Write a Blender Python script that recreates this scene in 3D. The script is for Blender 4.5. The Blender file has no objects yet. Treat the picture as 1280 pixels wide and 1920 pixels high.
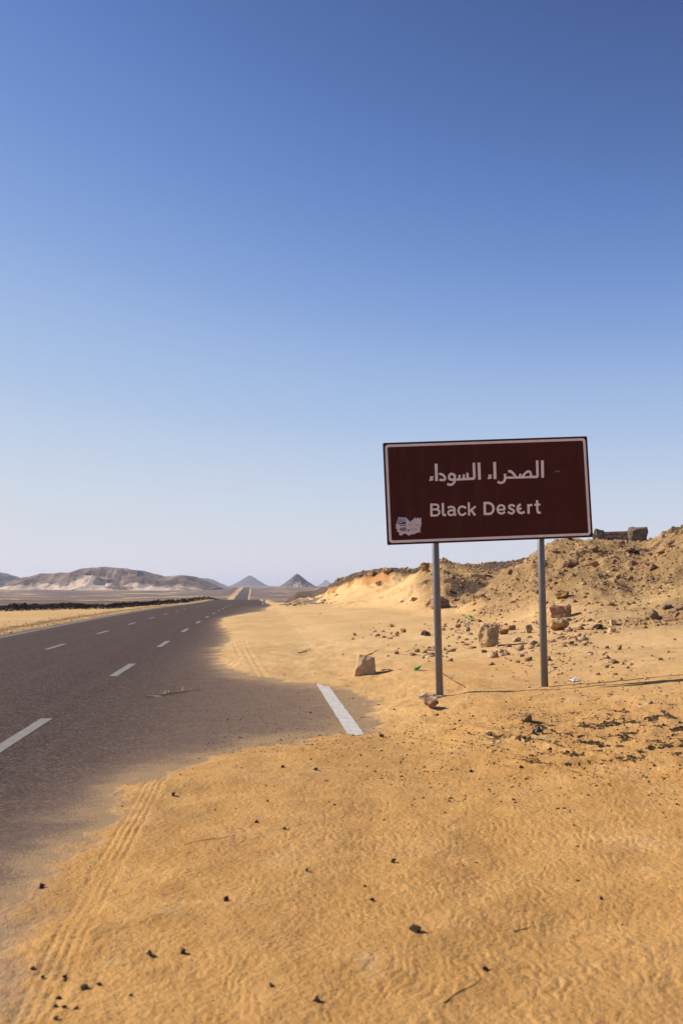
import bpy, bmesh, math, random
import numpy as np
from mathutils import Vector, Matrix

rng = np.random.default_rng(7)
random.seed(7)
scene = bpy.context.scene
COL = scene.collection
R = math.radians

# ------------------------------------------------------------------ camera
F = 1867.0                       # focal length in pixels of the 1280 x 1920 photograph (35 mm on 36 mm)
HOR = 1098.0                     # horizon row
CAMZ = 1.7
YAW = math.atan((640 - 478) / F)  # the road runs along +Y; the camera looks a little to its right
PIT = math.atan((HOR - 960) / F)
cam_d = bpy.data.cameras.new('camera')
cam = bpy.data.objects.new('camera', cam_d)
COL.objects.link(cam)
cam.location = (0, 0, CAMZ)
cam.rotation_euler = (math.pi / 2 + PIT, 0, -YAW)
cam_d.sensor_width = 36
cam_d.sensor_height = 36
cam_d.sensor_fit = 'VERTICAL'
cam_d.lens = 36 * F / 1920
cam_d.clip_start = 0.05
cam_d.clip_end = 60000
cam_d.dof.use_dof = True
cam_d.dof.focus_distance = 15.0
cam_d.dof.aperture_fstop = 3.2
scene.camera = cam

# ------------------------------------------------------------------ sky and sun
SUN_EL = R(34)
SUN_AZ = YAW - R(75)             # clockwise from +Y: the sun stands left and slightly ahead
world = bpy.data.worlds.new('World')
scene.world = world
world.use_nodes = True
wn, wl = world.node_tree.nodes, world.node_tree.links
bg = wn['Background']
sky = wn.new('ShaderNodeTexSky')
sky.sky_type = 'NISHITA'
sky.sun_disc = False
sky.sun_elevation = SUN_EL
sky.sun_rotation = SUN_AZ
sky.altitude = 8000
sky.air_density = 1.0
sky.dust_density = 3.0
sky.ozone_density = 1.0
# the camera's tone curve for the sky, the same all round: deep blue aloft, fading to a pale horizon
spl = wn.new('ShaderNodeSeparateColor'); cmb = wn.new('ShaderNodeCombineColor')
wl.new(sky.outputs['Color'], spl.inputs['Color'])
CURVES = {'Red': [(0, 0), (.3, .028), (.49, .078), (.64, .138), (.80, .222), (1.14, .37), (2.07, .585), (3.87, .705), (5.3, .722), (9.5, .735)],
          'Green': [(0, 0), (.5, .05), (.84, .148), (1.10, .250), (1.38, .355), (1.94, .51), (3.40, .665), (5.66, .705), (7, .708), (9.5, .71)],
          'Blue': [(0, 0), (1, .13), (1.74, .39), (2.23, .572), (2.74, .68), (3.68, .765), (5.68, .79), (7.47, .765), (9.5, .755)]}
for ch, cpts in CURVES.items():
    dv_ = wn.new('ShaderNodeMath'); dv_.operation = 'MULTIPLY'; dv_.inputs[1].default_value = 1 / 9.5
    fc_ = wn.new('ShaderNodeFloatCurve'); cu_ = fc_.mapping.curves[0]
    while len(cu_.points) < len(cpts): cu_.points.new(0.5, 0.5)
    for q_, (a_, b_) in zip(cu_.points, cpts): q_.location = (a_ / 9.5, b_); q_.handle_type = 'AUTO_CLAMPED'
    fc_.mapping.update()
    ml_ = wn.new('ShaderNodeMath'); ml_.operation = 'MULTIPLY'; ml_.inputs[1].default_value = 13.0
    wl.new(spl.outputs[ch], dv_.inputs[0]); wl.new(dv_.outputs[0], fc_.inputs['Value']); wl.new(fc_.outputs[0], ml_.inputs[0]); wl.new(ml_.outputs[0], cmb.inputs[ch])
wl.new(cmb.outputs['Color'], bg.inputs['Color'])
bg.inputs['Strength'].default_value = 0.0575
sd = bpy.data.lights.new('sun', 'SUN')
sun = bpy.data.objects.new('sun', sd)
COL.objects.link(sun)
sd.energy = 5.0
sd.angle = R(0.53)
sd.color = (1.0, 0.93, 0.82)
SUNV = Vector((math.sin(SUN_AZ) * math.cos(SUN_EL), math.cos(SUN_AZ) * math.cos(SUN_EL), math.sin(SUN_EL)))
sun.rotation_euler = SUNV.to_track_quat('Z', 'Y').to_euler()
sun.location = (-20, 20, 30)

vs = scene.view_settings
vs.view_transform = 'Standard'
vs.look = 'None'
vs.exposure = 0.43
vs.gamma = 1
vs.use_curve_mapping = False
scene.cycles.use_denoising = True
scene.cycles.denoising_prefilter = 'ACCURATE'
scene.cycles.volume_bounces = 1
scene.cycles.max_bounces = 6
scene.cycles.sample_clamp_indirect = 2.0

# ------------------------------------------------------------------ projection helpers
sy, cy, sp, cp = math.sin(YAW), math.cos(YAW), math.sin(PIT), math.cos(PIT)
FW = np.array([sy * cp, cy * cp, sp])
RT = np.array([cy, -sy, 0.0])
UP = np.cross(RT, FW)
CAM = np.array([0, 0, CAMZ])

def ray(px, py):
    return FW * F + RT * (px - 640) + UP * (960 - py)

def on_z(px, py, z=0.0):
    d = ray(px, py)
    t = (z - CAMZ) / d[2]
    return CAM + d * t

def slope_of(py):
    """height gained per metre of forward distance for the sight line through row py"""
    return ((960 - np.asarray(py, float)) * cp + F * sp) / (F * cp - (960 - np.asarray(py, float)) * sp)

def smooth(a, b, x):
    t = np.clip((x - a) / (b - a), 0, 1)
    return t * t * (3 - 2 * t)

# ------------------------------------------------------------------ noise
_perm = np.random.default_rng(3).permutation(1024)
_ang = np.random.default_rng(4).random(1024) * 2 * np.pi
_gx, _gy = np.cos(_ang), np.sin(_ang)

def perlin(x, y, seed=0):
    xi = np.floor(x).astype(np.int64)
    yi = np.floor(y).astype(np.int64)
    fx, fy = x - xi, y - yi
    u = fx * fx * fx * (fx * (fx * 6 - 15) + 10)
    v = fy * fy * fy * (fy * (fy * 6 - 15) + 10)
    def g(ix, iy, dx, dy):
        h = _perm[(_perm[(ix + seed * 131) & 1023] + iy) & 1023]
        return _gx[h] * dx + _gy[h] * dy
    n00 = g(xi, yi, fx, fy)
    n10 = g(xi + 1, yi, fx - 1, fy)
    n01 = g(xi, yi + 1, fx, fy - 1)
    n11 = g(xi + 1, yi + 1, fx - 1, fy - 1)
    a = n00 + u * (n10 - n00)
    b = n01 + u * (n11 - n01)
    return (a + v * (b - a)) * 1.5

def fbm(x, y, s, octv=4, seed=0, gain=0.5):
    o = np.zeros_like(x, dtype=float)
    a = 1.0
    for k in range(octv):
        o += a * perlin(x / s + 17.3 * k, y / s - 9.1 * k, seed + k)
        s *= 0.5
        a *= gain
    return o

def ridged(x, y, s, octv=4, seed=0):
    o = np.zeros_like(x, dtype=float)
    a = 1.0
    for k in range(octv):
        o += a * (1 - 2 * np.abs(perlin(x / s + 5.3 * k, y / s - 3.1 * k, seed + k)))
        s *= 0.5
        a *= 0.5
    return o * 0.5

# ------------------------------------------------------------------ terrain description
_Yk = np.array([-100, 50, 90, 150, 230, 330, 420, 500, 620, 760, 1100, 1556, 1750, 2100, 3000, 20000.])
_Zk = np.array([0, 0, -0.25, -0.9, -1.5, -3.2, -5.6, -7.6, -8.9, -8.2, -5.2, -1.7, -1.2, -2.0, -2.5, -2.5])
_Ys = np.linspace(-100, 3000, 3101)
_Zs = np.interp(_Ys, _Yk, _Zk)
_ker = np.hanning(61); _ker /= _ker.sum()
_Zs = np.convolve(np.pad(_Zs, 30, mode='edge'), _ker, 'valid')
def zroad(Y):
    return np.interp(Y, _Ys, _Zs)
_Xk = np.interp(_Ys, [-100, 110, 300, 750, 1556, 3000], [0, 0, -1.2, -6.8, -9.0, -12.0])
_Xk = np.convolve(np.pad(_Xk, 30, mode='edge'), _ker, 'valid')
def xroad(Y):
    return np.interp(Y, _Ys, _Xk)

# where the asphalt lies bare (photo outline of the drift edge put on the ground)
_edge_px = [(-60, 1790), (0, 1752), (35, 1700), (70, 1630), (120, 1592), (165, 1540), (225, 1482), (300, 1446), (400, 1416), (500, 1391),
            (600, 1379), (660, 1376), (690, 1375), (692, 1350), (690, 1322), (672, 1300), (640, 1288), (590, 1283), (530, 1277), (465, 1266),
            (425, 1250), (408, 1236), (412, 1218), (432, 1196), (424, 1183), (412, 1170), (418, 1157), (455, 1149), (500, 1141), (497, 1136)]
_edge = [on_z(px, py, 0.01)[:2] for px, py in _edge_px]
_poly = [(-8.75, 2500.0), (-8.75, -80.0), (-0.9, -80.0), (-0.75, 0.0), (-0.9, 2.5)] + [tuple(p) for p in _edge] + [(1.9, 110.0), (1.9, 2500.0)]
_poly = np.array(_poly)

def road_sd(x, y):
    """signed distance to the bare asphalt outline: negative on it"""
    X = x - xroad(y)
    d2 = np.full(X.shape, 1e12)
    inside = np.zeros(X.shape, bool)
    n = len(_poly)
    for i in range(n):
        ax, ay = _poly[i]; bx, by = _poly[(i + 1) % n]
        ex, ey = bx - ax, by - ay
        t = np.clip(((X - ax) * ex + (y - ay) * ey) / (ex * ex + ey * ey), 0, 1)
        d2 = np.minimum(d2, (X - ax - t * ex) ** 2 + (y - ay - t * ey) ** 2)
        c = ((ay > y) != (by > y)) & (X < ex * (y - ay) / (ey if ey != 0 else 1e-9) + ax)
        inside ^= c
    return np.where(inside, -1, 1) * np.sqrt(d2)

def warp_sd(x, y):
    sdv = road_sd(x, y)
    near = 1 - smooth(40, 140, y)
    return sdv + near * (0.20 * fbm(x, y, 0.8, 5, 11, 0.6) + 0.05 * fbm(x * 0.5, y, 0.14, 3, 15, 0.6))

# banks to the right: (column, skyline row, ridge distance, toe distance)
_LA = np.array([(560, 1121, 150, 120), (585, 1119, 145, 105), (600, 1111, 138, 88), (622, 1097, 128, 74), (650, 1085, 118, 64), (685, 1075, 110, 56), (720, 1069, 106, 50),
                (785, 1070, 102, 46), (850, 1066, 100, 44), (920, 1061, 100, 44), (985, 1053, 100, 44), (1050, 1046, 100, 44), (1300, 1040, 100, 42), (1900, 1030, 100, 40)], float)
_LB = np.array([(640, 1140, 74, 60), (690, 1120, 72, 54), (730, 1104, 70, 48), (765, 1086, 67, 43), (784, 1072, 65, 40), (796, 1062, 65, 38), (815, 1056, 65, 36), (831, 1050, 65, 34), (850, 1060, 64, 33),
                (880, 1067, 62, 32), (920, 1073, 61, 31), (960, 1080, 60, 31), (1000, 1090, 60, 31), (1100, 1110, 60, 31), (1900, 1110, 60, 31)], float)
_LC = np.array([(850, 1150, 48, 36), (900, 1108, 52, 29), (945, 1080, 54, 26), (985, 1056, 55, 23.5), (1000, 1040, 55, 22.5), (1050, 1022, 54, 21), (1080, 1018, 53, 20.5), (1110, 1018, 52, 20),
                (1200, 1018, 51, 19), (1216, 1017, 50, 19), (1242, 1004, 48, 18.5), (1282, 993, 46, 18), (1400, 980, 44, 17), (1600, 985, 42, 16), (2200, 990, 40, 15)], float)

def layer(L, x, y):
    fw = x * sy + y * cy
    lat = x * cy - y * sy
    fs = np.maximum(fw, 1.0)
    px = 640 + F * lat / fs * 1.0
    py = np.interp(px, L[:, 0], L[:, 1])
    rd = np.interp(px, L[:, 0], L[:, 2])
    td = np.interp(px, L[:, 0], L[:, 3])
    zr = CAMZ + rd * slope_of(py)
    on = smooth(L[0, 0] - 25, L[0, 0], px) * (fw > 1)
    t = (fw - td) / (rd - td)
    return t, zr, on, fw, px

_sx = np.array([-50, 1.5, 1.9, 2.55, 4.0, 5.2, 6.2, 8.5, 13, 40.])
_sz = np.array([0.03, 0.03, 0.07, 0.16, 0.255, 0.40, 0.50, 0.62, 0.75, 0.9])

def track(x, y, pts, width, grooves, depth, zz=None, tread=0.0):
    """tyre print: lowered band with raised ribs"""
    P = np.array([on_z(px, py, 0.08)[:2] for px, py in pts])
    out = np.zeros_like(x)
    best = np.full(x.shape, 1e9)
    run = 0.0
    lo, hi = P.min(0) - 0.6, P.max(0) + 0.6
    m = (x > lo[0]) & (x < hi[0]) & (y > lo[1]) & (y < hi[1])
    if not m.any():
        return out
    xs, ys = x[m], y[m]
    b = np.full(xs.shape, 1e9); o = np.zeros(xs.shape)
    for i in range(len(P) - 1):
        a, c = P[i], P[i + 1]
        e = c - a
        ln = np.hypot(*e)
        t = ((xs - a[0]) * e[0] + (ys - a[1]) * e[1]) / ln ** 2
        tc = np.clip(t, 0, 1)
        off = ((xs - a[0]) * e[1] - (ys - a[1]) * e[0]) / ln
        d = np.hypot(xs - a[0] - tc * e[0], ys - a[1] - tc * e[1])
        s = run + tc * ln
        k = d < b
        w = np.clip(1 - smooth(width * 0.42, width * 0.6, d), 0, 1)
        prof = -1 + 0.9 * np.cos(off / width * 2 * np.pi * grooves) + tread * np.sign(np.sin(s * 2 * np.pi / 0.055 + off * 14))
        rim = np.exp(-((np.abs(off) - width * 0.6) / (width * 0.13)) ** 2) * (d < width)
        val = depth * (w * prof + 0.7 * rim)
        o[k] = val[k]
        b = np.minimum(b, d)
        run += ln
    fade = 0.6 + 0.6 * fbm(xs, ys, 0.7, 2, 44)
    out[m] = o * np.clip(0.7 + 0.25 * fade, 0.6, 1.05)
    return out

BERM_PX = np.array([-700, -200, 0, 200, 260, 300, 350, 390, 412])
BERM_D = np.array([52, 60, 65.4, 77, 92, 112, 152, 225, 300.])

def ground(x, y, fine=True):
    x = np.asarray(x, float); y = np.asarray(y, float)
    shape = x.shape
    x = x.ravel(); y = y.ravel()
    r = np.hypot(x, y)
    zr = zroad(y)
    sdv = np.full(x.shape, 5.0)
    near = (y < 2400) & (y > -75) & (np.abs(x) < 60)
    sdv[near] = warp_sd(x[near], y[near])
    # sand over and beside the asphalt
    over = np.where(sdv < 0, np.maximum(sdv * 0.10, -0.14), 0.075 * (1 - np.exp(-sdv / 0.55)) + 0.006 * np.minimum(sdv, 4))
    right = x - xroad(y) > -3
    w = np.interp(y, [0, 4, 12, 30, 90, 140], [0.25, 0.4, 1.0, 0.85, 0.5, 0.0]) * smooth(0, 1.6, sdv)
    side = (np.interp(x, _sx, _sz) - 0.03) * w * right
    z = zr + over + side
    free = smooth(0.05, 0.8, sdv)
    z += free * (0.05 * fbm(x, y, 5.0, 3, 21) + 0.018 * fbm(x, y, 1.3, 3, 25)) * np.interp(r, [0, 8, 30], [0.5, 1, 1])
    # open desert rolls a little
    far = smooth(120, 500, r)
    z += far * smooth(10, 60, np.abs(x - xroad(y))) * 0.5 * fbm(x, y, 120, 4, 31)
    # dark rubble berm along the edge of the plateau at left
    fw = x * sy + y * cy
    lat = x * cy - y * sy
    px = 640 + F * lat / np.maximum(fw, 1)
    bd = np.interp(px, BERM_PX, BERM_D)
    bh = np.interp(px, [-900, -700, 300, 350, 400, 415], [0, .36, .36, .45, .55, 0.0])
    lump = 1 + 0.35 * fbm(x, y, 3.0, 3, 51)
    berm = bh * lump * np.exp(-((fw - bd - 1.2) / 1.15) ** 2) * (fw > 20) * (px < 430) * (sdv > 0.5)
    z += berm
    mB = berm / 0.4
    # banks at right
    rock = np.zeros_like(x); grav = np.zeros_like(x); orange = np.zeros_like(x)
    if True:
        sel = (x > -2) & (y > 15) & (r < 420)
        X, Y = x[sel], y[sel]
        zb = z[sel]; zg = zb.copy()
        rk = np.zeros_like(X); gv = np.zeros_like(X); og = np.zeros_like(X)
        big = fbm(X, Y, 9, 4, 61)
        rough = ridged(X, Y, 3.2, 5, 65)
        fine_ = ridged(X, Y, 0.9, 4, 69)
        spur = ridged(X + 0.35 * Y, Y * 0.55, 9.0, 2, 73)
        for kind, L in (('A', _LA), ('B', _LB), ('C', _LC)):
            t, zt, on, fwd, pxx = layer(L, X, Y)
            t = t + 0.05 * big * (t > 0) * (t < 0.9)
            tc = np.clip(t, 0, 1)
            if kind == 'A':
                s = 0.52 * np.clip(tc / 0.55, 0, 1) ** 1.9 + 0.22 * smooth(0.52, 0.62, tc + 0.05 * rough) + 0.26 * smooth(0.6, 1.0, tc)
            elif kind == 'B':
                s = 0.75 * tc ** 1.7 + 0.25 * smooth(0.15, 1.0, tc)
            else:
                s = 0.75 * tc ** 1.6 + 0.25 * smooth(0.15, 1.02, tc)
            back = np.clip((t - 1), 0, 6)
            drop = {'A': 0.02, 'B': 0.55, 'C': 0.06}[kind] * back
            base = np.where(back > 0.5, zroad(Y) + (zg - zroad(Y)) * 0.5, zg)
            hgt = (zt - base) * np.clip(s - drop, 0, 1.1)
            hgt = hgt * on
            amp = smooth(0.15, 0.55, tc) * on * np.clip(1.4 - back, 0.3, 1)
            cut = (1 - 0.75 * smooth(0.85, 1.0, tc) * (t < 1.15))
            hgt += amp * (0.95 * (spur - 0.30) * cut + 0.50 * (rough - 0.25) * cut + 0.13 * (fine_ - 0.2) * (0.45 + 0.55 * cut)) * {'A': 0.8, 'B': 0.9, 'C': 1.0}[kind]
            zl = base + hgt
            win = (zl > zb) & (t > 0)
            k = smooth(-0.15, 0.25, zl - zb) * (t > 0) * on
            soil = smooth(0.05, 0.62, tc + 0.16 * big) * (smooth(755, 805, pxx) if kind == 'B' else 1)
            if kind == 'A':
                soil = smooth(0.55, 0.62, tc + 0.05 * rough)
                gv = np.where(win, soil * 0.75, gv)
                band = np.exp(-((tc - 0.57 + 0.05 * rough) / 0.05) ** 2) * smooth(-0.1, 0.25, fbm(X, Y, 7, 2, 77))
                og = np.where(win, band * smooth(600, 625, pxx) * (1 - smooth(700, 760, pxx)), og)
                rk = np.where(win, soil, rk)
            else:
                rk = np.where(win, soil, rk)
                gv = np.where(win, soil * 0.75 * smooth(0.15, 0.7, fbm(X, Y, 4.0, 3, 81)), gv)
                og = np.where(win, 0, og)
            zb = np.where(t > 0, np.maximum(zb, zl), zb)
        z[sel] = zb
        rock[sel] = rk; grav[sel] = gv; orange[sel] = og
    # tyre tracks, ripples and scuffs close by
    if fine:
        nearm = (r < 30) & (y > 0)
        X, Y, S = x[nearm], y[nearm], sdv[nearm]
        fr = smooth(0.0, 0.5, S)
        dz = np.zeros_like(X)
        tr1 = track(X, Y, [(300, 1436), (232, 1560), (165, 1680), (88, 1830), (40, 1925)], 0.19, 4, 0.0021)
        dz += tr1
        dz += track(X, Y, [(415, 1258), (452, 1226), (440, 1196), (425, 1176)], 0.24, 2, 0.0035, tread=0.4)
        dz += track(X, Y, [(500, 1275), (468, 1232), (452, 1190)], 0.24, 2, 0.0035, tread=0.4)
        dz += track(X, Y, [(1330, 1492), (1150, 1462), (1000, 1428), (880, 1396), (790, 1372)], 0.55, 6, 0.012) * (1.0)
        dz += track(X, Y, [(1330, 1440), (1160, 1432), (1020, 1402), (930, 1378)], 0.45, 5, 0.012)
        dz += track(X, Y, [(960, 1252), (1100, 1236), (1290, 1218)], 0.3, 2, 0.012, tread=0.8)
        calm = 1 - smooth(0.002, 0.006, np.abs(tr1)) * 0.9
        # wind ripples, strongest at the right foreground
        ux = X * 0.97 - Y * 0.22 + 0.075 * fbm(X, Y, 0.40, 2, 91) + 0.030 * fbm(X, Y, 0.13, 2, 95)
        ph = ux / 0.054 * 2 * np.pi
        rip = np.sin(ph) + 0.3 * np.sin(2 * ph + 0.8)
        ra = np.clip(0.35 + 0.65 * smooth(-0.6, 0.9, X) + 0.5 * fbm(X, Y, 0.9, 2, 97), 0.05, 1.2) * np.interp(Y, [0, 6.5, 9.5, 12], [1, 1, 0.35, 0.1])
        dz += 0.0019 * rip * ra * fr * calm * np.clip(0.55 + 0.9 * fbm(X, Y, 0.16, 2, 98), 0.05, 1.4)
        dz += fr * calm * (0.0048 * fbm(X, Y, 0.15, 3, 101) + 0.013 * fbm(X, Y, 0.6, 2, 105))
        # scuffed ground right of the sign
        churn = np.exp(-((X - 1.9) / 1.6) ** 2) * smooth(15, 19, Y) * (1 - smooth(27, 30, Y)) * fr
        dz += 0.035 * churn * fbm(X * 0.8, Y * 0.45, 0.6, 3, 133)
        scuff = np.exp(-((X - 3.8) / 2.0) ** 4 - ((Y - 9.7 - 0.12 * (X - 3.8)) / 1.9) ** 4)
        dz += 0.022 * scuff * ridged(X, Y, 0.30, 4, 111)
        z[nearm] += dz
        grav[nearm] = np.maximum(grav[nearm], 0.66 * scuff * smooth(0.0, 0.5, fbm(X, Y * 0.8, 0.26, 4, 115, 0.7)))
    # stony desert beyond the plateau
    plain = smooth(0, 6, fw - bd - 1.0) * (px < 440)
    plain = np.maximum(plain, smooth(88, 130, y) * (x > -3))
    plain = np.maximum(plain, smooth(150, 260, y))
    shoulder = np.abs(x - xroad(y) + 3.5)
    sandy = ((1 - smooth(6.5, 11, shoulder)) * (1 - smooth(130, 200, y)) + (1 - smooth(5.8, 7.2, shoulder)) * (y > 130) * (y < 1800) * 0.8
             + np.exp(-((x - xroad(y) + 12.0 + 1.2 * perlin(y / 120, y * 0, 6)) / 1.7) ** 2) * smooth(120, 200, y) * (y < 1900)) * np.clip(0.9 + 0.7 * fbm(x, y, 25, 3, 131), 0, 1)
    plain = np.clip(plain - sandy, 0, 1)
    plain[rock > 0.02] *= 0.0
    plain *= np.clip(0.75 + 0.6 * fbm(x, y, 60, 4, 121), 0, 1)
    # gravel verge along the left road edge
    verge = np.exp(-((sdv - 0.7) / 0.7) ** 2) * (x - xroad(y) < -8) * (y < 200)
    grav = np.maximum(grav, 0.55 * verge)
    grav = np.maximum(grav, np.clip(mB * 1.6, 0, 1.0))
    behind = smooth(60, 130, r) * (y < 20)
    plain = np.maximum(plain, behind)
    return z.reshape(shape), np.stack([rock, grav, plain, orange], -1).reshape(shape + (4,)), sdv.reshape(shape)

def gz(x, y):
    return float(ground(np.array([x]), np.array([y]))[0][0])

def hit(px, py, far=400):
    """first point of the ground met by the sight line through a photo pixel"""
    d = ray(px, py); d = d / np.hypot(d[0], d[1])
    ts = np.geomspace(2.5, far, 1500)
    P = CAM + ts[:, None] * d
    g = ground(P[:, 0], P[:, 1])[0]
    b = np.nonzero(P[:, 2] < g)[0]
    i = b[0] if len(b) else len(ts) - 1
    return np.array([P[i, 0], P[i, 1], g[i]])

def px_per_m(p):
    return F / (np.dot(np.asarray(p) - CAM, FW))

# ------------------------------------------------------------------ material helpers
def new_mat(name):
    m = bpy.data.materials.new(name)
    m.use_nodes = True
    nt = m.node_tree
    b = nt.nodes['Principled BSDF']
    b.inputs['Roughness'].default_value = 0.9
    b.inputs['Specular IOR Level'].default_value = 0.2
    return m, nt, b

class N:
    def __init__(s, nt): s.nt = nt
    def add(s, t, **kw):
        n = s.nt.nodes.new(t)
        for k, v in kw.items(): setattr(n, k, v)
        return n
    def link(s, a, b): s.nt.links.new(a, b)
    def pos(s): return s.add('ShaderNodeNewGeometry').outputs['Position']
    def obj(s): return s.add('ShaderNodeTexCoord').outputs['Object']
    def scale(s, v, sc):
        m = s.add('ShaderNodeMapping'); m.inputs['Scale'].default_value = sc
        s.link(v, m.inputs['Vector']); return m.outputs['Vector']
    def noise(s, v, sc, det=4, rough=0.55, dist=0.0):
        n = s.add('ShaderNodeTexNoise'); n.inputs['Scale'].default_value = sc
        n.inputs['Detail'].default_value = det; n.inputs['Roughness'].default_value = rough
        n.inputs['Distortion'].default_value = dist
        s.link(v, n.inputs['Vector']); return n.outputs['Fac']
    def voro(s, v, sc, feat='F1'):
        n = s.add('ShaderNodeTexVoronoi'); n.inputs['Scale'].default_value = sc; n.feature = feat
        s.link(v, n.inputs['Vector']); return n.outputs['Distance']
    def ramp(s, f, a, b):
        n = s.add('ShaderNodeMapRange'); n.interpolation_type = 'SMOOTHSTEP'
        n.inputs['From Min'].default_value = a; n.inputs['From Max'].default_value = b
        s.link(f, n.inputs['Value']); return n.outputs['Result']
    def math(s, op, a, b=None):
        n = s.add('ShaderNodeMath', operation=op)
        for i, v in enumerate((a, b)):
            if v is None: continue
            if isinstance(v, (int, float)): n.inputs[i].default_value = v
            else: s.link(v, n.inputs[i])
        return n.outputs[0]
    def mix(s, f, a, b):
        n = s.add('ShaderNodeMix', data_type='RGBA')
        for sock, v in ((n.inputs[0], f), (n.inputs[6], a), (n.inputs[7], b)):
            if isinstance(v, (int, float)): sock.default_value = v
            elif isinstance(v, tuple): sock.default_value = (*v, 1)
            else: s.link(v, sock)
        return n.outputs[2]
    def bump(s, h, dist, strength=1.0, norm=None):
        n = s.add('ShaderNodeBump'); n.inputs['Distance'].default_value = dist; n.inputs['Strength'].default_value = strength
        s.link(h, n.inputs['Height'])
        if norm is not None: s.link(norm, n.inputs['Normal'])
        return n.outputs['Normal']

SAND_A, SAND_B, SAND_C = (0.62, 0.395, 0.180), (0.55, 0.335, 0.14), (0.68, 0.46, 0.23)

def ground_material():
    m, nt, b = new_mat('desert_ground')
    n = N(nt)
    p = n.pos()
    at = n.add('ShaderNodeAttribute', attribute_name='mask')
    sep = n.add('ShaderNodeSeparateColor')
    n.link(at.outputs['Color'], sep.inputs['Color'])
    big = n.noise(p, 0.22, 5)
    mid = n.noise(p, 2.3, 6, 0.6)
    fine = n.noise(p, 28, 5, 0.65)
    grain = n.noise(p, 240, 2, 0.6)
    c = n.mix(n.ramp(big, 0.35, 0.65), SAND_B, SAND_A)
    c = n.mix(n.math('MULTIPLY', n.ramp(mid, 0.45, 0.75), 0.55), c, SAND_C)
    # deeper orange sand towards the camera, partly lens vignetting put into its colour
    px_ = n.add('ShaderNodeSeparateXYZ'); n.link(p, px_.inputs[0])
    drift = n.ramp(n.math('ADD', px_.outputs['Y'], n.math('MULTIPLY', n.math('SUBTRACT', big, 0.5), 14.0)), 24.0, 6.0)
    nsand = n.mix(n.ramp(mid, 0.35, 0.7), (0.46, 0.235, 0.070), (0.55, 0.295, 0.095))
    c = n.mix(n.math('MULTIPLY', drift, 0.9), c, nsand)
    c = n.mix(n.math('MULTIPLY', n.ramp(n.noise(p, 0.9, 6, 0.7), 0.54, 0.68), 0.45), c, (0.40, 0.23, 0.095))
    c = n.mix(n.math('MULTIPLY', n.ramp(n.noise(p, 1.3, 6, 0.75, 0.6), 0.56, 0.70), 0.5), c, (0.66, 0.44, 0.215))
    c = n.mix(n.math('MULTIPLY', n.ramp(fine, 0.50, 0.72), 0.5), c, (0.36, 0.205, 0.085))
    c = n.mix(n.math('MULTIPLY', n.ramp(grain, 0.6, 0.75), 0.35), c, (0.25, 0.16, 0.085))
    # sparse dark grit lying in the sand
    vor = n.voro(p, 34)
    grit = n.math('MULTIPLY', n.math('SUBTRACT', 1.0, n.ramp(vor, 0.08, 0.16)), n.ramp(n.noise(p, 1.7, 4), 0.5, 0.62))
    c = n.mix(n.math('MULTIPLY', grit, 0.7), c, (0.14, 0.085, 0.05))
    # sand only grains thick over the asphalt: the road shows through
    th = n.add('ShaderNodeAttribute', attribute_name='thin').outputs['Fac']
    ft = n.ramp(n.math('ADD', th, n.math('MULTIPLY', n.math('SUBTRACT', n.noise(p, 48, 5, 0.85), 0.5), 1.6)), 0.45, 0.85)
    c = n.mix(n.math('MULTIPLY', ft, 0.75), c, (0.33, 0.215, 0.13))
    # soil of the banks
    soil = n.mix(n.ramp(mid, 0.35, 0.65), (0.44, 0.265, 0.115), (0.58, 0.365, 0.165))
    soil = n.mix(n.math('MULTIPLY', n.ramp(n.noise(p, 9, 5, 0.7), 0.5, 0.7), 0.45), soil, (0.30, 0.175, 0.08))
    fr = n.ramp(n.math('ADD', sep.outputs['Red'], n.math('MULTIPLY', n.math('SUBTRACT', n.noise(p, 1.1, 6, 0.65), 0.5), 1.1)), 0.3, 0.62)
    c = n.mix(fr, c, soil)
    # dark gravel
    gr = n.mix(n.ramp(n.noise(p, 14, 4, 0.7), 0.4, 0.62), (0.055, 0.04, 0.032), (0.20, 0.13, 0.08))
    fg = n.ramp(n.math('ADD', sep.outputs['Green'], n.math('MULTIPLY', n.math('SUBTRACT', n.noise(p, 15, 6, 0.8), 0.5), 1.7)), 0.5, 0.68)
    c = n.mix(fg, c, gr)
    # orange clay
    fo = n.ramp(n.math('ADD', at.outputs['Alpha'], n.math('MULTIPLY', n.math('SUBTRACT', n.noise(p, 2.5, 5), 0.5), 0.9)), 0.35, 0.6)
    c = n.mix(fo, c, (0.42, 0.21, 0.075))
    # far stony desert
    pv = n.scale(p, (0.02, 0.06, 0.02))
    st = n.noise(pv, 1.0, 7, 0.65)
    pl = n.mix(n.ramp(st, 0.38, 0.66), (0.105, 0.072, 0.062), (0.28, 0.19, 0.13))
    pl = n.mix(n.math('MULTIPLY', n.ramp(n.noise(p, 0.35, 6, 0.7), 0.5, 0.65), 0.6), pl, (0.075, 0.05, 0.044))
    fp = n.ramp(n.math('ADD', sep.outputs['Blue'], n.math('MULTIPLY', n.math('SUBTRACT', n.noise(p, 0.12, 6, 0.65), 0.5), 1.0)), 0.3, 0.6)
    c = n.mix(fp, c, pl)
    n.link(c, b.inputs['Base Color'])
    b.inputs['Roughness'].default_value = 0.95
    b.inputs['Specular IOR Level'].default_value = 0.08
    nb = n.bump(n.noise(p, 170, 3, 0.6), 0.0028)
    nb = n.bump(fine, 0.020, 1.0, nb)
    hs = n.math('MULTIPLY', n.math('MAXIMUM', sep.outputs['Red'], fg), n.noise(p, 7, 6, 0.7))
    nb = n.bump(hs, 0.16, 1.0, nb)
    n.link(nb, b.inputs['Normal'])
    return m

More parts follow.
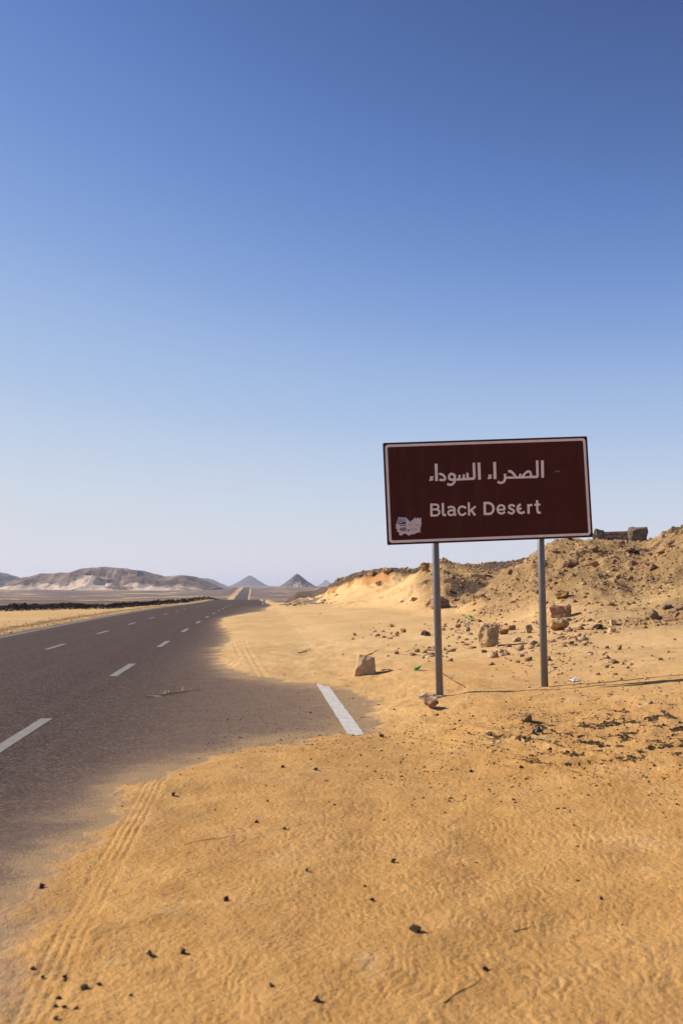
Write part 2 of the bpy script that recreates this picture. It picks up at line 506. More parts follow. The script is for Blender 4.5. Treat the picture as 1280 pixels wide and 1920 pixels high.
def asphalt_material():
    m, nt, b = new_mat('asphalt')
    n = N(nt)
    p = n.pos()
    at = n.add('ShaderNodeAttribute', attribute_name='dust')
    agg = n.voro(p, 75)
    fine = n.noise(p, 130, 3, 0.7)
    str_ = n.noise(n.scale(p, (2.2, 0.03, 1)), 1.0, 5, 0.6)
    blot = n.noise(p, 0.5, 5, 0.6)
    c = n.mix(n.ramp(fine, 0.3, 0.7), (0.062, 0.040, 0.034), (0.105, 0.070, 0.058))
    c = n.mix(n.math('MULTIPLY', n.ramp(str_, 0.45, 0.72), 0.4), c, (0.125, 0.086, 0.070))
    c = n.mix(n.math('MULTIPLY', n.ramp(blot, 0.5, 0.75), 0.3), c, (0.050, 0.033, 0.029))
    c = n.mix(n.math('MULTIPLY', n.ramp(n.noise(p, 26, 3, 0.85), 0.50, 0.62), 0.7), c, (0.030, 0.020, 0.018))
    c = n.mix(n.math('MULTIPLY', n.ramp(n.noise(p, 40, 3, 0.85), 0.56, 0.66), 0.7), c, (0.22, 0.16, 0.135))
    c = n.mix(n.math('MULTIPLY', n.ramp(agg, 0.35, 0.6), 0.3), c, (0.025, 0.017, 0.016))
    vc = n.add('ShaderNodeTexVoronoi'); vc.inputs['Scale'].default_value = 38; n.link(p, vc.inputs['Vector'])
    vs_ = n.add('ShaderNodeSeparateColor'); n.link(vc.outputs['Color'], vs_.inputs['Color'])
    c = n.mix(n.math('MULTIPLY', n.ramp(vs_.outputs['Red'], 0.72, 0.80), 0.6), c, (0.18, 0.13, 0.108))
    c = n.mix(n.math('MULTIPLY', n.ramp(vs_.outputs['Green'], 0.74, 0.80), 0.5), c, (0.026, 0.018, 0.016))
    # blown sand caught in the chippings
    d = at.outputs['Fac']
    dn = n.math('ADD', d, n.math('MULTIPLY', n.math('SUBTRACT', n.noise(p, 3.0, 7, 0.75), 0.5), 0.45))
    film = n.math('MULTIPLY', n.ramp(dn, 0.0, 0.75), 0.55)
    c = n.mix(film, c, (0.27, 0.18, 0.125))
    speck = n.ramp(n.math('ADD', dn, n.math('MULTIPLY', n.math('SUBTRACT', n.noise(p, 42, 5, 0.85), 0.5), 2.0)), 0.62, 0.92)
    c = n.mix(n.math('MULTIPLY', speck, 0.62), c, (0.44, 0.285, 0.14))
    n.link(c, b.inputs['Base Color'])
    b.inputs['Roughness'].default_value = 0.9
    b.inputs['Specular IOR Level'].default_value = 0.06
    nb = n.bump(n.noise(p, 60, 3, 0.75), 0.010)
    n.link(nb, b.inputs['Normal'])
    return m

def paint_material(name, k):
    m, nt, b = new_mat(name)
    n = N(nt)
    p = n.pos()
    c = n.mix(n.ramp(n.noise(p, 5, 6, 0.7), 0.4, 0.7), (0.56 * k, 0.50 * k, 0.45 * k), (0.70 * k, 0.65 * k, 0.60 * k))
    wear = n.ramp(n.noise(p, 30, 6, 0.85), 0.50, 0.60)
    c = n.mix(n.math('MULTIPLY', wear, 0.75), c, (0.19, 0.15, 0.125))
    n.link(c, b.inputs['Base Color'])
    b.inputs['Roughness'].default_value = 0.75
    return m

def rock_material(name, ca, cb, cc, sc=6, bump=0.02):
    m, nt, b = new_mat(name)
    n = N(nt)
    p = n.pos()
    a = n.noise(p, sc, 6, 0.65)
    c = n.mix(n.ramp(a, 0.35, 0.65), ca, cb)
    c = n.mix(n.math('MULTIPLY', n.ramp(n.noise(p, sc * 5, 5, 0.7), 0.5, 0.7), 0.6), c, cc)
    n.link(c, b.inputs['Base Color'])
    b.inputs['Roughness'].default_value = 0.92
    b.inputs['Specular IOR Level'].default_value = 0.1
    nb = n.bump(n.noise(p, sc * 4, 6, 0.7), bump)
    n.link(nb, b.inputs['Normal'])
    return m

def plain_mat(name, col, rough=0.6, spec=0.3, metal=0.0, var=0.12, sc=8):
    m, nt, b = new_mat(name)
    n = N(nt)
    p = n.obj()
    lo = tuple(v * (1 - var) for v in col); hi = tuple(min(1, v * (1 + var)) for v in col)
    n.link(n.mix(n.ramp(n.noise(p, sc, 6, 0.7), 0.3, 0.7), lo, hi), b.inputs['Base Color'])
    b.inputs['Roughness'].default_value = rough
    b.inputs['Specular IOR Level'].default_value = spec
    b.inputs['Metallic'].default_value = metal
    return m

M = {}
M['ground'] = ground_material()
M['asphalt'] = asphalt_material()
M['paint'] = paint_material('road_paint', 0.92)
M['old_paint'] = paint_material('worn_road_paint', 0.37)
M['pale_rock'] = rock_material('pale_sandstone', (0.44, 0.29, 0.165), (0.56, 0.40, 0.25), (0.25, 0.15, 0.085), 9, 0.015)
M['tan_rock'] = rock_material('tan_rock', (0.42, 0.26, 0.13), (0.58, 0.40, 0.22), (0.22, 0.13, 0.08), 8, 0.03)
M['red_rock'] = rock_material('reddish_rock', (0.26, 0.14, 0.085), (0.38, 0.23, 0.14), (0.13, 0.075, 0.05), 8, 0.03)
M['dark_rock'] = rock_material('dark_stone', (0.055, 0.038, 0.03), (0.12, 0.08, 0.06), (0.03, 0.022, 0.02), 20, 0.012)
M['brown_rock'] = rock_material('brown_clod', (0.28, 0.16, 0.075), (0.42, 0.255, 0.12), (0.14, 0.08, 0.045), 8, 0.03)
M['grey_rock'] = rock_material('grey_brown_rock', (0.13, 0.10, 0.075), (0.24, 0.18, 0.125), (0.06, 0.045, 0.035), 3, 0.06)
M['berm_rock'] = rock_material('black_rubble', (0.045, 0.030, 0.022), (0.10, 0.066, 0.046), (0.028, 0.02, 0.016), 3, 0.05)
M['concrete'] = rock_material('concrete', (0.43, 0.325, 0.215), (0.52, 0.41, 0.29), (0.33, 0.23, 0.14), 5, 0.008)
M['sign_brown'] = plain_mat('sign_brown_sheet', (0.066, 0.0140, 0.0085), 0.6, 0.15, 0, 0.10, 3)
_m = M['sign_brown']; _n = N(_m.node_tree); _b = _m.node_tree.nodes['Principled BSDF']
_src = _b.inputs['Base Color'].links[0].from_socket
_st = _n.ramp(_n.noise(_n.scale(_n.obj(), (9, 9, 0.9)), 1.0, 6, 0.75), 0.48, 0.80)
_n.link(_n.mix(_n.math('MULTIPLY', _st, 0.16), _src, (0.20, 0.12, 0.085)), _b.inputs['Base Color'])
M['sign_edge'] = plain_mat('sign_edge', (0.03, 0.010, 0.009), 0.5, 0.3)
M['sign_white'] = plain_mat('sign_lettering_white', (0.80, 0.69, 0.66), 0.6, 0.3, 0, 0.08, 12)
M['alu'] = plain_mat('sheet_metal', (0.42, 0.42, 0.42), 0.5, 0.4, 0.6)
M['post'] = plain_mat('post_paint', (0.155, 0.15, 0.155), 0.45, 0.4, 0, 0.10, 5)
M['paper'] = plain_mat('torn_paper', (0.66, 0.59, 0.59), 0.8, 0.1, 0, 0.10, 30)
M['ink_blue'] = plain_mat('blue_ink', (0.03, 0.08, 0.22), 0.7, 0.1)
M['ink_grey'] = plain_mat('grey_ink', (0.22, 0.19, 0.20), 0.7, 0.1)
M['green_glass'] = plain_mat('green_plastic', (0.04, 0.20, 0.07), 0.25, 0.5, 0, 0.2)
M['lime'] = plain_mat('lime_plastic', (0.20, 0.42, 0.04), 0.4, 0.4, 0, 0.2)
M['twig'] = plain_mat('dry_twig', (0.16, 0.09, 0.05), 0.85, 0.1, 0, 0.3, 20)
M['straw'] = plain_mat('dry_reed', (0.55, 0.40, 0.22), 0.8, 0.15, 0, 0.25, 20)
M['bag'] = plain_mat('dark_plastic_bag', (0.022, 0.023, 0.030), 0.3, 0.5, 0, 0.3, 15)
M['white_scrap'] = plain_mat('white_scrap', (0.62, 0.58, 0.54), 0.7, 0.2, 0, 0.1, 20)

# ------------------------------------------------------------------ object helpers
def link(o, parent=None, label=None, cat=None, group=None, kind=None):
    COL.objects.link(o)
    if parent is not None: o.parent = parent
    if label: o['label'] = label
    if cat: o['category'] = cat
    if group: o['group'] = group
    if kind: o['kind'] = kind
    return o

def mesh(name, verts, faces, mat, smooth_shade=False):
    me = bpy.data.meshes.new(name)
    me.from_pydata([tuple(map(float, v)) for v in verts], [], faces)
    me.update()
    if mat is not None: me.materials.append(mat)
    if smooth_shade:
        me.polygons.foreach_set('use_smooth', [True] * len(me.polygons))
    return me

def mobj(name, verts, faces, mat, loc=(0, 0, 0), smooth_shade=False, **kw):
    o = bpy.data.objects.new(name, mesh(name, verts, faces, mat, smooth_shade))
    o.location = loc
    return link(o, **kw)

def empty(name, loc, **kw):
    o = bpy.data.objects.new(name, None)
    o.location = loc
    o.empty_display_size = 0.2
    return link(o, **kw)

def grid_mesh(name, V, mat, attr=None, smooth_shade=True):
    """V: (rows, cols, 3) array to a quad sheet, quickly"""
    nr, nc = V.shape[:2]
    me = bpy.data.meshes.new(name)
    idx = np.arange(nr * nc).reshape(nr, nc)
    q = np.stack([idx[:-1, :-1], idx[:-1, 1:], idx[1:, 1:], idx[1:, :-1]], -1).reshape(-1, 4)
    me.vertices.add(nr * nc)
    me.vertices.foreach_set('co', V.reshape(-1).astype(np.float32))
    me.loops.add(q.size)
    me.loops.foreach_set('vertex_index', q.reshape(-1).astype(np.int32))
    me.polygons.add(len(q))
    me.polygons.foreach_set('loop_start', np.arange(0, q.size, 4, dtype=np.int32))
    me.polygons.foreach_set('loop_total', np.full(len(q), 4, np.int32))
    me.polygons.foreach_set('use_smooth', np.full(len(q), smooth_shade))
    me.update(calc_edges=True)
    for k, (typ, arr) in (attr or {}).items():
        a = me.attributes.new(k, typ, 'POINT')
        a.data.foreach_set('color' if 'COLOR' in typ else 'value', np.asarray(arr, np.float32).reshape(-1))
    me.materials.append(mat)
    me.validate()
    return me

# ------------------------------------------------------------------ the ground sheet
def rings(spec):
    out = [spec[0][0]]
    for a, b, q in spec:
        k = max(1, int(round(math.log(b / a) / q)))
        out += list(a * (b / a) ** (np.arange(1, k + 1) / k))
    return np.array(out)
RR = rings([(0.05, 3.0, 0.25), (3.0, 9.0, 0.0036), (9.0, 80.0, 0.0054), (80.0, 400.0, 0.010), (400.0, 3000.0, 0.02), (3000.0, 14000.0, 0.06)])
mid = math.degrees(YAW)
AZ = np.concatenate([np.arange(mid - 180, mid - 60, 5.0), np.arange(mid - 60, mid - 24, 0.6), np.arange(mid - 24, mid + 24, 0.06),
                     np.arange(mid + 24, mid + 60, 0.6), np.arange(mid + 60, mid + 180.01, 5.0)])
AZ[-1] = AZ[0] + 360
az = np.radians(AZ)
GX = RR[:, None] * np.sin(az)[None, :]
GY = RR[:, None] * np.cos(az)[None, :]
GZ, GM, GS = ground(GX, GY)
THIN = np.exp(-np.maximum(GS, 0) / np.interp(GY, [3, 8, 16], [0.38, 0.25, 0.16])) * (GS < 4)
gm = grid_mesh('ground', np.stack([GX, GY, GZ], -1)[:, ::-1], M['ground'], {'mask': ('FLOAT_COLOR', GM[:, ::-1]), 'thin': ('FLOAT', THIN[:, ::-1])})
link(bpy.data.objects.new('ground', gm), kind='structure')
del GX, GY, GZ, GM

# ------------------------------------------------------------------ road
def strip(name, X0, X1, Ys, nx, dz, mat, xoff=None, dust=True, thick=0.0):
    xs = np.linspace(X0, X1, nx)
    YY, XX = np.meshgrid(Ys, xs, indexing='ij')
    WX = XX + xroad(YY)
    V = np.stack([WX, YY, zroad(YY) + dz], -1)
    at = None
    if dust:
        sdv = warp_sd(WX.ravel(), YY.ravel()).reshape(WX.shape)
        edge = np.exp(np.minimum(sdv, 0) / np.interp(YY, [4, 9, 14], [0.34, 0.34, 0.3])) * 0.75
        lane = 0.75 * smooth(-3.4, 0.9, XX) * (1 - smooth(60, 130, YY)) + 0.18 * np.exp(-((XX + 8.4) / 0.6) ** 2)
        nearby = 0.06 * (1 - smooth(5, 12, YY)) * smooth(-6, -1, XX)
        at = {'dust': ('FLOAT', np.clip(edge + 0.85 * lane + nearby, 0, 1.2))}
    return bpy.data.objects.new(name, grid_mesh(name, V, mat, at))
YR = np.concatenate([np.arange(-60, 3, 3.0), np.geomspace(3, 140, 560), np.geomspace(142, 1900, 260)])
road = link(strip('road', -8.75, 2.2, YR, 130, 0.0, M['asphalt']), kind='structure')

def paint_strip(name, X, w, y0, y1, n=12, dz=0.004, mat='paint'):
    """a painted line with slightly ragged edges, following the road"""
    Y = np.linspace(y0, y1, n)
    jl = 0.006 * np.array([perlin(np.array([v * 2.3]), np.array([X]), 5)[0] for v in Y])
    V = np.stack([np.stack([X - w / 2 + xroad(Y) + jl, Y, zroad(Y) + dz], -1), np.stack([X + w / 2 + xroad(Y) + jl, Y, zroad(Y) + dz], -1)], 1)
    o = bpy.data.objects.new(name, grid_mesh(name, V, M[mat]))
    return link(o, parent=road)
for k in range(14):
    y0 = 10.2 + 9.0 * k
    paint_strip('lane_dash', -2.64, 0.15, y0, y0 + 3.0, 6, mat='old_paint')
for k in range(13):
    y0 = 18.6 + 8.7 * k
    paint_strip('lane_dash', -5.52, 0.13, y0, y0 + 2.6, 6, mat='old_paint')
paint_strip('edge_line', -8.30, 0.16, -20, 320, 160, mat='old_paint')
paint_strip('edge_line', 1.165, 0.19, 9.5, 18.5, 40)
# the second carriageway, seen where both climb out of the dip
YL = np.geomspace(240, 1900, 160)
xs = np.linspace(-24.5, -15.8, 8)
YYl, XXl = np.meshgrid(YL, xs, indexing='ij')
cl = np.stack([XXl + xroad(YYl), YYl, zroad(YYl) + 0.10], -1)
link(bpy.data.objects.new('far_carriageway', grid_mesh('far_carriageway', cl, M['asphalt'], {'dust': ('FLOAT', np.full(XXl.shape, 0.25))})), kind='structure')

# ------------------------------------------------------------------ stones
def hull_rock(seed, dims, npts=16, sub=2, rough=0.06, boxy=0.0, pts=None):
    """angular rock: hull of scattered points, subdivided and roughened; stands with its base just under z = 0"""
    rg = np.random.default_rng(seed)
    P = rg.normal(size=(npts, 3))
    P /= np.linalg.norm(P, axis=1)[:, None]
    if boxy >= 0.5:
        C = np.array([(a, b, c) for a in (-1, 1) for b in (-1, 1) for c in (-1, 1)], float)
        C = C * (0.78 + 0.3 * rg.random((8, 1))) + rg.normal(size=(8, 3)) * 0.2
        P = np.concatenate([C, P[:max(4, npts // 3)] * 0.95])
        npts = len(P)
    elif boxy:
        Q = P / np.abs(P).max(1)[:, None]
        P = P * (1 - boxy) + Q * boxy * 0.85
    P *= (0.82 + 0.3 * rg.random(npts))[:, None]
    if pts is not None: P = np.array(pts, float)
    bm = bmesh.new()
    for p in P: bm.verts.new(p)
    r = bmesh.ops.convex_hull(bm, input=bm.verts)
    bmesh.ops.delete(bm, geom=[g for g in r['geom_interior'] if isinstance(g, bmesh.types.BMVert)], context='VERTS')
    loose = [v for v in bm.verts if not v.link_faces]
    if loose: bmesh.ops.delete(bm, geom=loose, context='VERTS')
    for _ in range(sub):
        bmesh.ops.subdivide_edges(bm, edges=bm.edges[:], cuts=1, use_grid_fill=True, smooth=0.0)
    bmesh.ops.triangulate(bm, faces=bm.faces[:])
    bm.normal_update()
    co = np.array([v.co[:] for v in bm.verts]); no = np.array([v.normal[:] for v in bm.verts])
    d = (fbm(co[:, 0] + seed, co[:, 1], 0.6, 4, seed % 50) + fbm(co[:, 1] + seed, co[:, 2], 0.6, 4, seed % 50 + 7) + fbm(co[:, 2] + seed, co[:, 0], 0.6, 4, seed % 50 + 13)) / 1.6
    co = co + no * (d * rough * 2)[:, None]
    co = co - (co.max(0) + co.min(0)) / 2
    co = co / ((co.max(0) - co.min(0)) / 2)
    co = co * np.array(dims) / 2
    co[:, 2] += dims[2] * 0.5
    for v, c in zip(bm.verts, co): v.co = c
    return bm

def rock(name, px, py, w, h, mat, label, cat='rock', seed=1, boxy=0.3, sub=2, rough=0.11, depth=1.0, rz=0.0, sink=0.22, group=None, npts=16, tilt=0.0, pts=None):
    """px, py: where the foot of the rock stands in the photograph; w, h its size there"""
    p = hit(px, py)
    k = px_per_m(p)
    W, H = w / k, h / k
    # the middle stands half a depth farther than the visible foot
    dirv = np.array([p[0], p[1]]) / np.hypot(p[0], p[1])
    c = np.array([p[0], p[1]]) + dirv * W * depth * 0.4
    bm = hull_rock(seed, (W, W * depth, H * (1 + sink)), npts, sub, rough, boxy, pts)
    me = bpy.data.meshes.new(name)
    bm.to_mesh(me); bm.free()
    me.materials.append(mat)
    o = bpy.data.objects.new(name, me)
    z = gz(c[0], c[1])
    o.location = (c[0], c[1], min(z, p[2] + 0.3 * H) - H * sink)
    o.rotation_euler = (tilt, 0, rz)
    return link(o, label=label, cat=cat, group=group)

rock('rock', 683, 1266, 41, 37, M['pale_rock'], 'pale blocky rock standing alone on the sand beyond the white edge line', seed=19, rough=0.035, sub=3, depth=0.9, rz=0.0, sink=0.15,
     pts=[(-1, -.55, -1), (1, -.7, -1), (1, .8, -1), (-.8, .8, -1), (-.5, -.3, 1), (.55, -.75, .7), (1, -.1, .75), (.95, .7, .7), (-.5, .8, .95), (-.9, -.75, -.3), (-.3, -.85, .25), (.98, -.6, .1)])
rock('boulder', 915, 1213, 44, 46, M['tan_rock'], 'tall tan boulder with a pitted crust top, between the two sign posts', 'boulder', seed=26, rough=0.085, sub=3, rz=0.0, sink=0.18,
     pts=[(-.9, -.7, -1), (.5, -.95, -1), (.9, .5, -1), (-.7, .8, -1), (-.7, -.35, .78), (.05, -.75, .6), (1, -.35, .9), (.9, .7, 1), (-.4, .8, .95), (-1, -.45, 0), (.9, -.6, 0), (-.2, -1, -.1), (.2, -.2, 1)])
rock('slab_rock', 1050, 1159, 42, 23, M['red_rock'], 'reddish brown slab of rock with a flat top, just right of the right sign post', seed=31, boxy=0.6, depth=0.7, npts=26, rz=-0.25, rough=0.12, sub=3, sink=0.25)
rock('rock', 1049, 1183, 38, 24, M['tan_rock'], 'mustard rounded rock half buried in front of the reddish slab', seed=44, boxy=0.2, depth=0.8)
rock('rock', 1226, 1166, 24, 22, M['grey_rock'], 'upright dark grey rock alone high on the sand at the right edge', seed=51, boxy=0.1, npts=10, rz=0.6)
rock('rock', 1251, 1143, 18, 9, M['dark_rock'], 'small dark flat rock just above the upright dark grey rock', seed=53, boxy=0.2)
rock('rock', 1149, 1174, 13, 11, M['pale_rock'], 'small pale cube-like stone, upper one of the pair right of the rubble', seed=61, boxy=0.8)
rock('rock', 1146, 1187, 14, 10, M['pale_rock'], 'small pale cube-like stone, lower one of the pair right of the rubble', seed=62, boxy=0.7)
rock('rock', 1119, 1181, 20, 10, M['dark_rock'], 'dark flat stone on the sand beside the pair of pale cube-like stones', seed=63, boxy=0.4)
rock('rock', 1160, 1219, 12, 10, M['brown_rock'], 'lone small brown stone on the smooth sand below the pale pair', seed=64, boxy=0.3)
rock('rock', 990, 1188, 20, 16, M['pale_rock'], 'pale pyramid-shaped stone left of the right sign post', seed=65, boxy=0.2, npts=9)
rock('rock', 967, 1204, 18, 9, M['tan_rock'], 'low tan stone between the tall boulder and the right sign post', seed=66, boxy=0.3)
rock('rock', 1001, 1213, 13, 12, M['dark_rock'], 'small dark upright stone against the right sign post at its left', seed=67, boxy=0.3)
rock('rock', 943, 1191, 24, 11, M['brown_rock'], 'brown lumpy rock tucked behind the tall tan boulder', seed=68, boxy=0.2)
rock('rock', 958, 1182, 18, 10, M['brown_rock'], 'brown rock behind the tall boulder, farther up the slope', seed=69, boxy=0.2)
rock('rock', 808, 1334, 28, 20, M['red_rock'], 'reddish stone lying in front of the concrete footing of the left post', seed=71, boxy=0.2, npts=12)
rock('rock', 985, 1356, 26, 15, M['brown_rock'], 'rounded brown clod on the scuffed sand beside the dark crumpled bag', seed=72, boxy=0.1)
rock('rock', 797, 1194, 18, 11, M['dark_rock'], 'dark rock on the sand just left of the left sign post', seed=73, boxy=0.2, npts=11)
rock('rock', 756, 1186, 11, 8, M['brown_rock'], 'small brown rock, second of the trail left of the left sign post', seed=74)
rock('rock', 744, 1190, 9, 6, M['brown_rock'], 'small flat brown rock at the left end of the trail by the left post', seed=75)
rock('rock', 858, 1177, 13, 7, M['brown_rock'], 'lone brown stone right of the left sign post below the green scrap', seed=76)
rock('rock', 826, 1142, 40, 24, M['red_rock'], 'brown weathered outcrop rock on the slope right behind the left sign post', seed=77, boxy=0.3, npts=18)
rock('rock', 806, 1138, 16, 13, M['brown_rock'], 'brown rock at the left side of the left sign post, on the slope', seed=78)
rock('rock', 1055, 1126, 26, 14, M['brown_rock'], 'brown slab leaning out of the bank above the reddish flat-topped slab', seed=79, boxy=0.4)
rock('rock', 1145, 1136, 15, 7, M['brown_rock'], 'dark brown wedge of rock alone on the upper sand of the bank', seed=80)
rock('rock', 754, 1098 + 32, 9, 5, M['brown_rock'], 'tiny brown rock on the far sand slope left of the left post', seed=82)
rock('rock', 709, 1100, 12, 10, M['red_rock'], 'rounded brown rock beside the orange clay scarp of the far bank', seed=83)
rock('rock', 776, 1128, 14, 6, M['brown_rock'], 'flat brown rock on the sand slope below the far mound', seed=84)
rock('rock', 1014 + 118, 1188, 9, 5, M['tan_rock'], 'tiny tan stone below the dark flat stone on the sand', seed=85)
# knobs on the skyline of the banks
rock('rock', 702, 1079, 26, 14, M['brown_rock'], 'dark brown knobbly rock on the skyline of the far bank', seed=86, boxy=0.3, depth=1.2, sink=0.6, rough=0.2)
rock('rock', 727, 1077, 24, 11, M['brown_rock'], 'brown rock on the far skyline, right of the knobbly one', seed=87, boxy=0.3, sink=0.6, rough=0.2)
rock('rock', 676, 1083, 10, 7, M['brown_rock'], 'small brown stone on the skyline where the far bank slopes down', seed=88)
rock('rock', 796, 1072, 18, 14, M['brown_rock'], 'brown rock at the left shoulder of the middle mound', seed=89)
rock('rock', 1067, 1018, 10, 6, M['dark_rock'], 'small dark rock on the crest left of the stone monument', seed=90)
rock('rock', 1241, 1010, 9, 8, M['tan_rock'], 'tan rock on the crest right of the stone monument', seed=91)

# foreground stones: (px, foot row, width, height)
fg = [(777, 1751, 24, 13, 'black angular stone, largest on the foreground sand'), (423, 1691, 11, 9, 'small dark stone alone in the middle of the foreground sand'),
      (343, 1791, 11, 10, 'dark round stone, right one of a pair on the lower sand'), (281, 1797, 13, 9, 'dark round stone, left one of a pair on the lower sand'),
      (594, 1881, 17, 11, 'dark stone near the bottom edge, below the middle'), (509, 1851, 10, 7, 'small stone above the dark bottom-edge stone'),
      (78, 1668, 12, 9, 'dark stone on the sand beside the asphalt edge, left of the tyre print'), (325, 1494, 8, 7, 'small black pebble just right of the top of the tyre print'),
      (69, 1536, 8, 6, 'small pebble alone on the dusty asphalt at the left'), (738, 1620, 11, 9, 'brown stone in the middle of the rippled sand'),
      (697, 1692, 10, 6, 'small stone above the black angular stone'), (910, 1822, 13, 8, 'stone at the end of the thin crack-like twig'),
      (533, 1557, 8, 5, 'small stone upper middle of the sand, right of its neighbour'), (480, 1544, 8, 5, 'small grey pebble upper middle of the sand'),
      (575, 1635, 8, 6, 'small stone below and left of the sand centre'), (530, 1440, 7, 6, 'black pebble near the drift edge under the road'),
      (592, 1446, 9, 6, 'brown pebble near the drift edge, right of the black one'), (882, 1450, 8, 6, 'dark red pebble below the scuffed tracks'),
      (715, 1383, 9, 5, 'small dark chip at the foot of the white edge line'), (1127, 1688, 7, 8, 'thin dark chip in the ripples at the right'),
      (684, 1664, 6, 5, 'tiny chip between the brown stone and the small one'), (919, 1380, 13, 7, 'dark stone at the left end of the scuffed patch'),
      (1030, 1408, 10, 6, 'dark chip on the scuffed sand below the crumpled bag')]
for i, (px, py, w, h, lab) in enumerate(fg):
    rock('stone', px, py, w, h, M['dark_rock'], lab, 'stone', seed=200 + i, boxy=0.2, sub=1, npts=10, rz=i * 0.7, sink=0.25)
chips = [(123, 1842, 11, 6), (121, 1834, 9, 6), (158, 1858, 14, 8), (109, 1878, 12, 7), (122, 1893, 10, 6), (104, 1891, 9, 5), (143, 1896, 12, 6), (187, 1850, 12, 5), (245, 1868, 9, 4), (61, 1820, 8, 5), (106, 1914, 10, 6), (80, 1836, 8, 5)]
for i, (px, py, w, h) in enumerate(chips):
    rock('stone', px, py, w, h, M['dark_rock'], 'dark chip in the loose cluster at the bottom left corner', 'stone', seed=300 + i, boxy=0.1, sub=1, npts=9, rz=i, sink=0.25, group='dark chips at the bottom left corner')

# a library of low stones for scatters
def stone_lib(n, seed):
    out = []
    for i in range(n):
        bm = hull_rock(seed + i, (1, 0.9, 0.75), 10, 0, 0.0, 0.2)
        v = np.array([q.co[:] for q in bm.verts]); f = [[q.index for q in fc.verts] for fc in bm.faces]
        bm.verts.ensure_lookup_table(); bm.verts.index_update()
        f = [[q.index for q in fc.verts] for fc in bm.faces]
        bm.free()
        out.append((v, np.array(f)))
    return out
LIB = stone_lib(10, 900)

def scatter(name, P, S, mat, kind='stuff', label=None, cat=None, sink=0.25):
    """many stones as one mesh"""
    rg = np.random.default_rng(len(P))
    V, Fc = [], []
    off = 0
    for p, s in zip(P, S):
        v, f = LIB[rg.integers(len(LIB))]
        a = rg.random() * 6.283
        q = v * np.array([s * (0.7 + 0.6 * rg.random()), s * (0.7 + 0.6 * rg.random()), s * (0.6 + 0.5 * rg.random())])
        tx = rg.normal() * 0.25
        q = np.stack([q[:, 0], q[:, 1] * math.cos(tx) - q[:, 2] * math.sin(tx), q[:, 1] * math.sin(tx) + q[:, 2] * math.cos(tx)], -1)
        q = np.stack([q[:, 0] * math.cos(a) - q[:, 1] * math.sin(a), q[:, 0] * math.sin(a) + q[:, 1] * math.cos(a), q[:, 2] - s * sink], -1)
        V.append(q + p); Fc.append(f + off); off += len(v)
    V = np.concatenate(V); Fc = np.concatenate(Fc)
    me = bpy.data.meshes.new(name)
    me.vertices.add(len(V)); me.vertices.foreach_set('co', V.reshape(-1).astype(np.float32))
    me.loops.add(Fc.size); me.loops.foreach_set('vertex_index', Fc.reshape(-1).astype(np.int32))
    me.polygons.add(len(Fc)); me.polygons.foreach_set('loop_start', np.arange(0, Fc.size, 3, dtype=np.int32)); me.polygons.foreach_set('loop_total', np.full(len(Fc), 3, np.int32))
    me.update(calc_edges=True)
    me.materials.append(mat)
    o = bpy.data.objects.new(name, me)
    return link(o, label=label, cat=cat, kind=kind)

def pts_on_ground(x, y):
    z, m, s = ground(x, y)
    return np.stack([x, y, z], -1), m, s

rg = np.random.default_rng(21)
# clods on the banks
def polar(n, p0, p1, d0, d1):
    px = rg.uniform(p0, p1, n)
    d = np.exp(rg.uniform(math.log(d0), math.log(d1), n))
    lat = (px - 640) / F * d
    return d * sy + lat * cy, d * cy - lat * sy
x, y = polar(90000, 600, 1330, 22, 140)
P, m, s = pts_on_ground(x, y)
keep = rg.random(len(P)) < np.clip(m[:, 0] * (0.22 + 0.75 * smooth(-0.15, 0.55, fbm(x, y, 3.5, 3, 83))) + 0.003, 0, 1)
P = P[keep]; MK = m[keep, 0]
S = np.clip(0.048 * np.exp(rg.normal(0, 0.66, len(P))), 0.02, 0.4) * np.interp(np.hypot(P[:, 0], P[:, 1]), [25, 60, 120], [1, 1.35, 1.8]) * np.interp(MK, [0, 0.3, 0.9], [0.55, 0.7, 1.05])
order = np.argsort(-S / np.hypot(P[:, 0], P[:, 1]))
half = np.where(rg.random(len(P)) < 0.2, 2, 0)
bigi = [i for i in order if MK[i] > 0.35 and abs((P[i, 0] * cy - P[i, 1] * sy) / (P[i, 0] * sy + P[i, 1] * cy)) < 0.34][:150]
rest = np.setdiff1d(np.arange(len(P)), bigi)
scatter('bank_rubble', P[rest[half[rest] == 2]], S[rest[half[rest] == 2]], M['tan_rock'], label='small tan clods strewn over the bank', cat='rubble')
scatter('dark_rubble', P[rest[half[rest] < 2]], S[rest[half[rest] < 2]], M['brown_rock'], label='small brown clods strewn over the bank', cat='rubble')
clod_me = []
for i in range(8):
    bm = hull_rock(950 + i, (1, 0.9, 0.7), 14, 1, 0.06, 0.25)
    for k in ('brown_rock', 'red_rock'):
        me = bpy.data.meshes.new('clod'); bm.to_mesh(me); me.materials.append(M[k]); clod_me.append(me)
    bm.free()
for j, i in enumerate(bigi):
    o = bpy.data.objects.new('clod', clod_me[j % len(clod_me)])
    k = S[i] * 1.15
    o.scale = (k * rg.uniform(0.8, 1.3), k * rg.uniform(0.7, 1.1), k * rg.uniform(0.6, 1.1))
    o.rotation_euler = (rg.normal() * 0.2, rg.normal() * 0.2, rg.random() * 6.28)
    o.location = P[i] - np.array([0, 0, 0.22 * k])
    link(o, label='clod of earth lying on the rubbly bank behind the sign', cat='clod', group='clods on the rubbly bank')

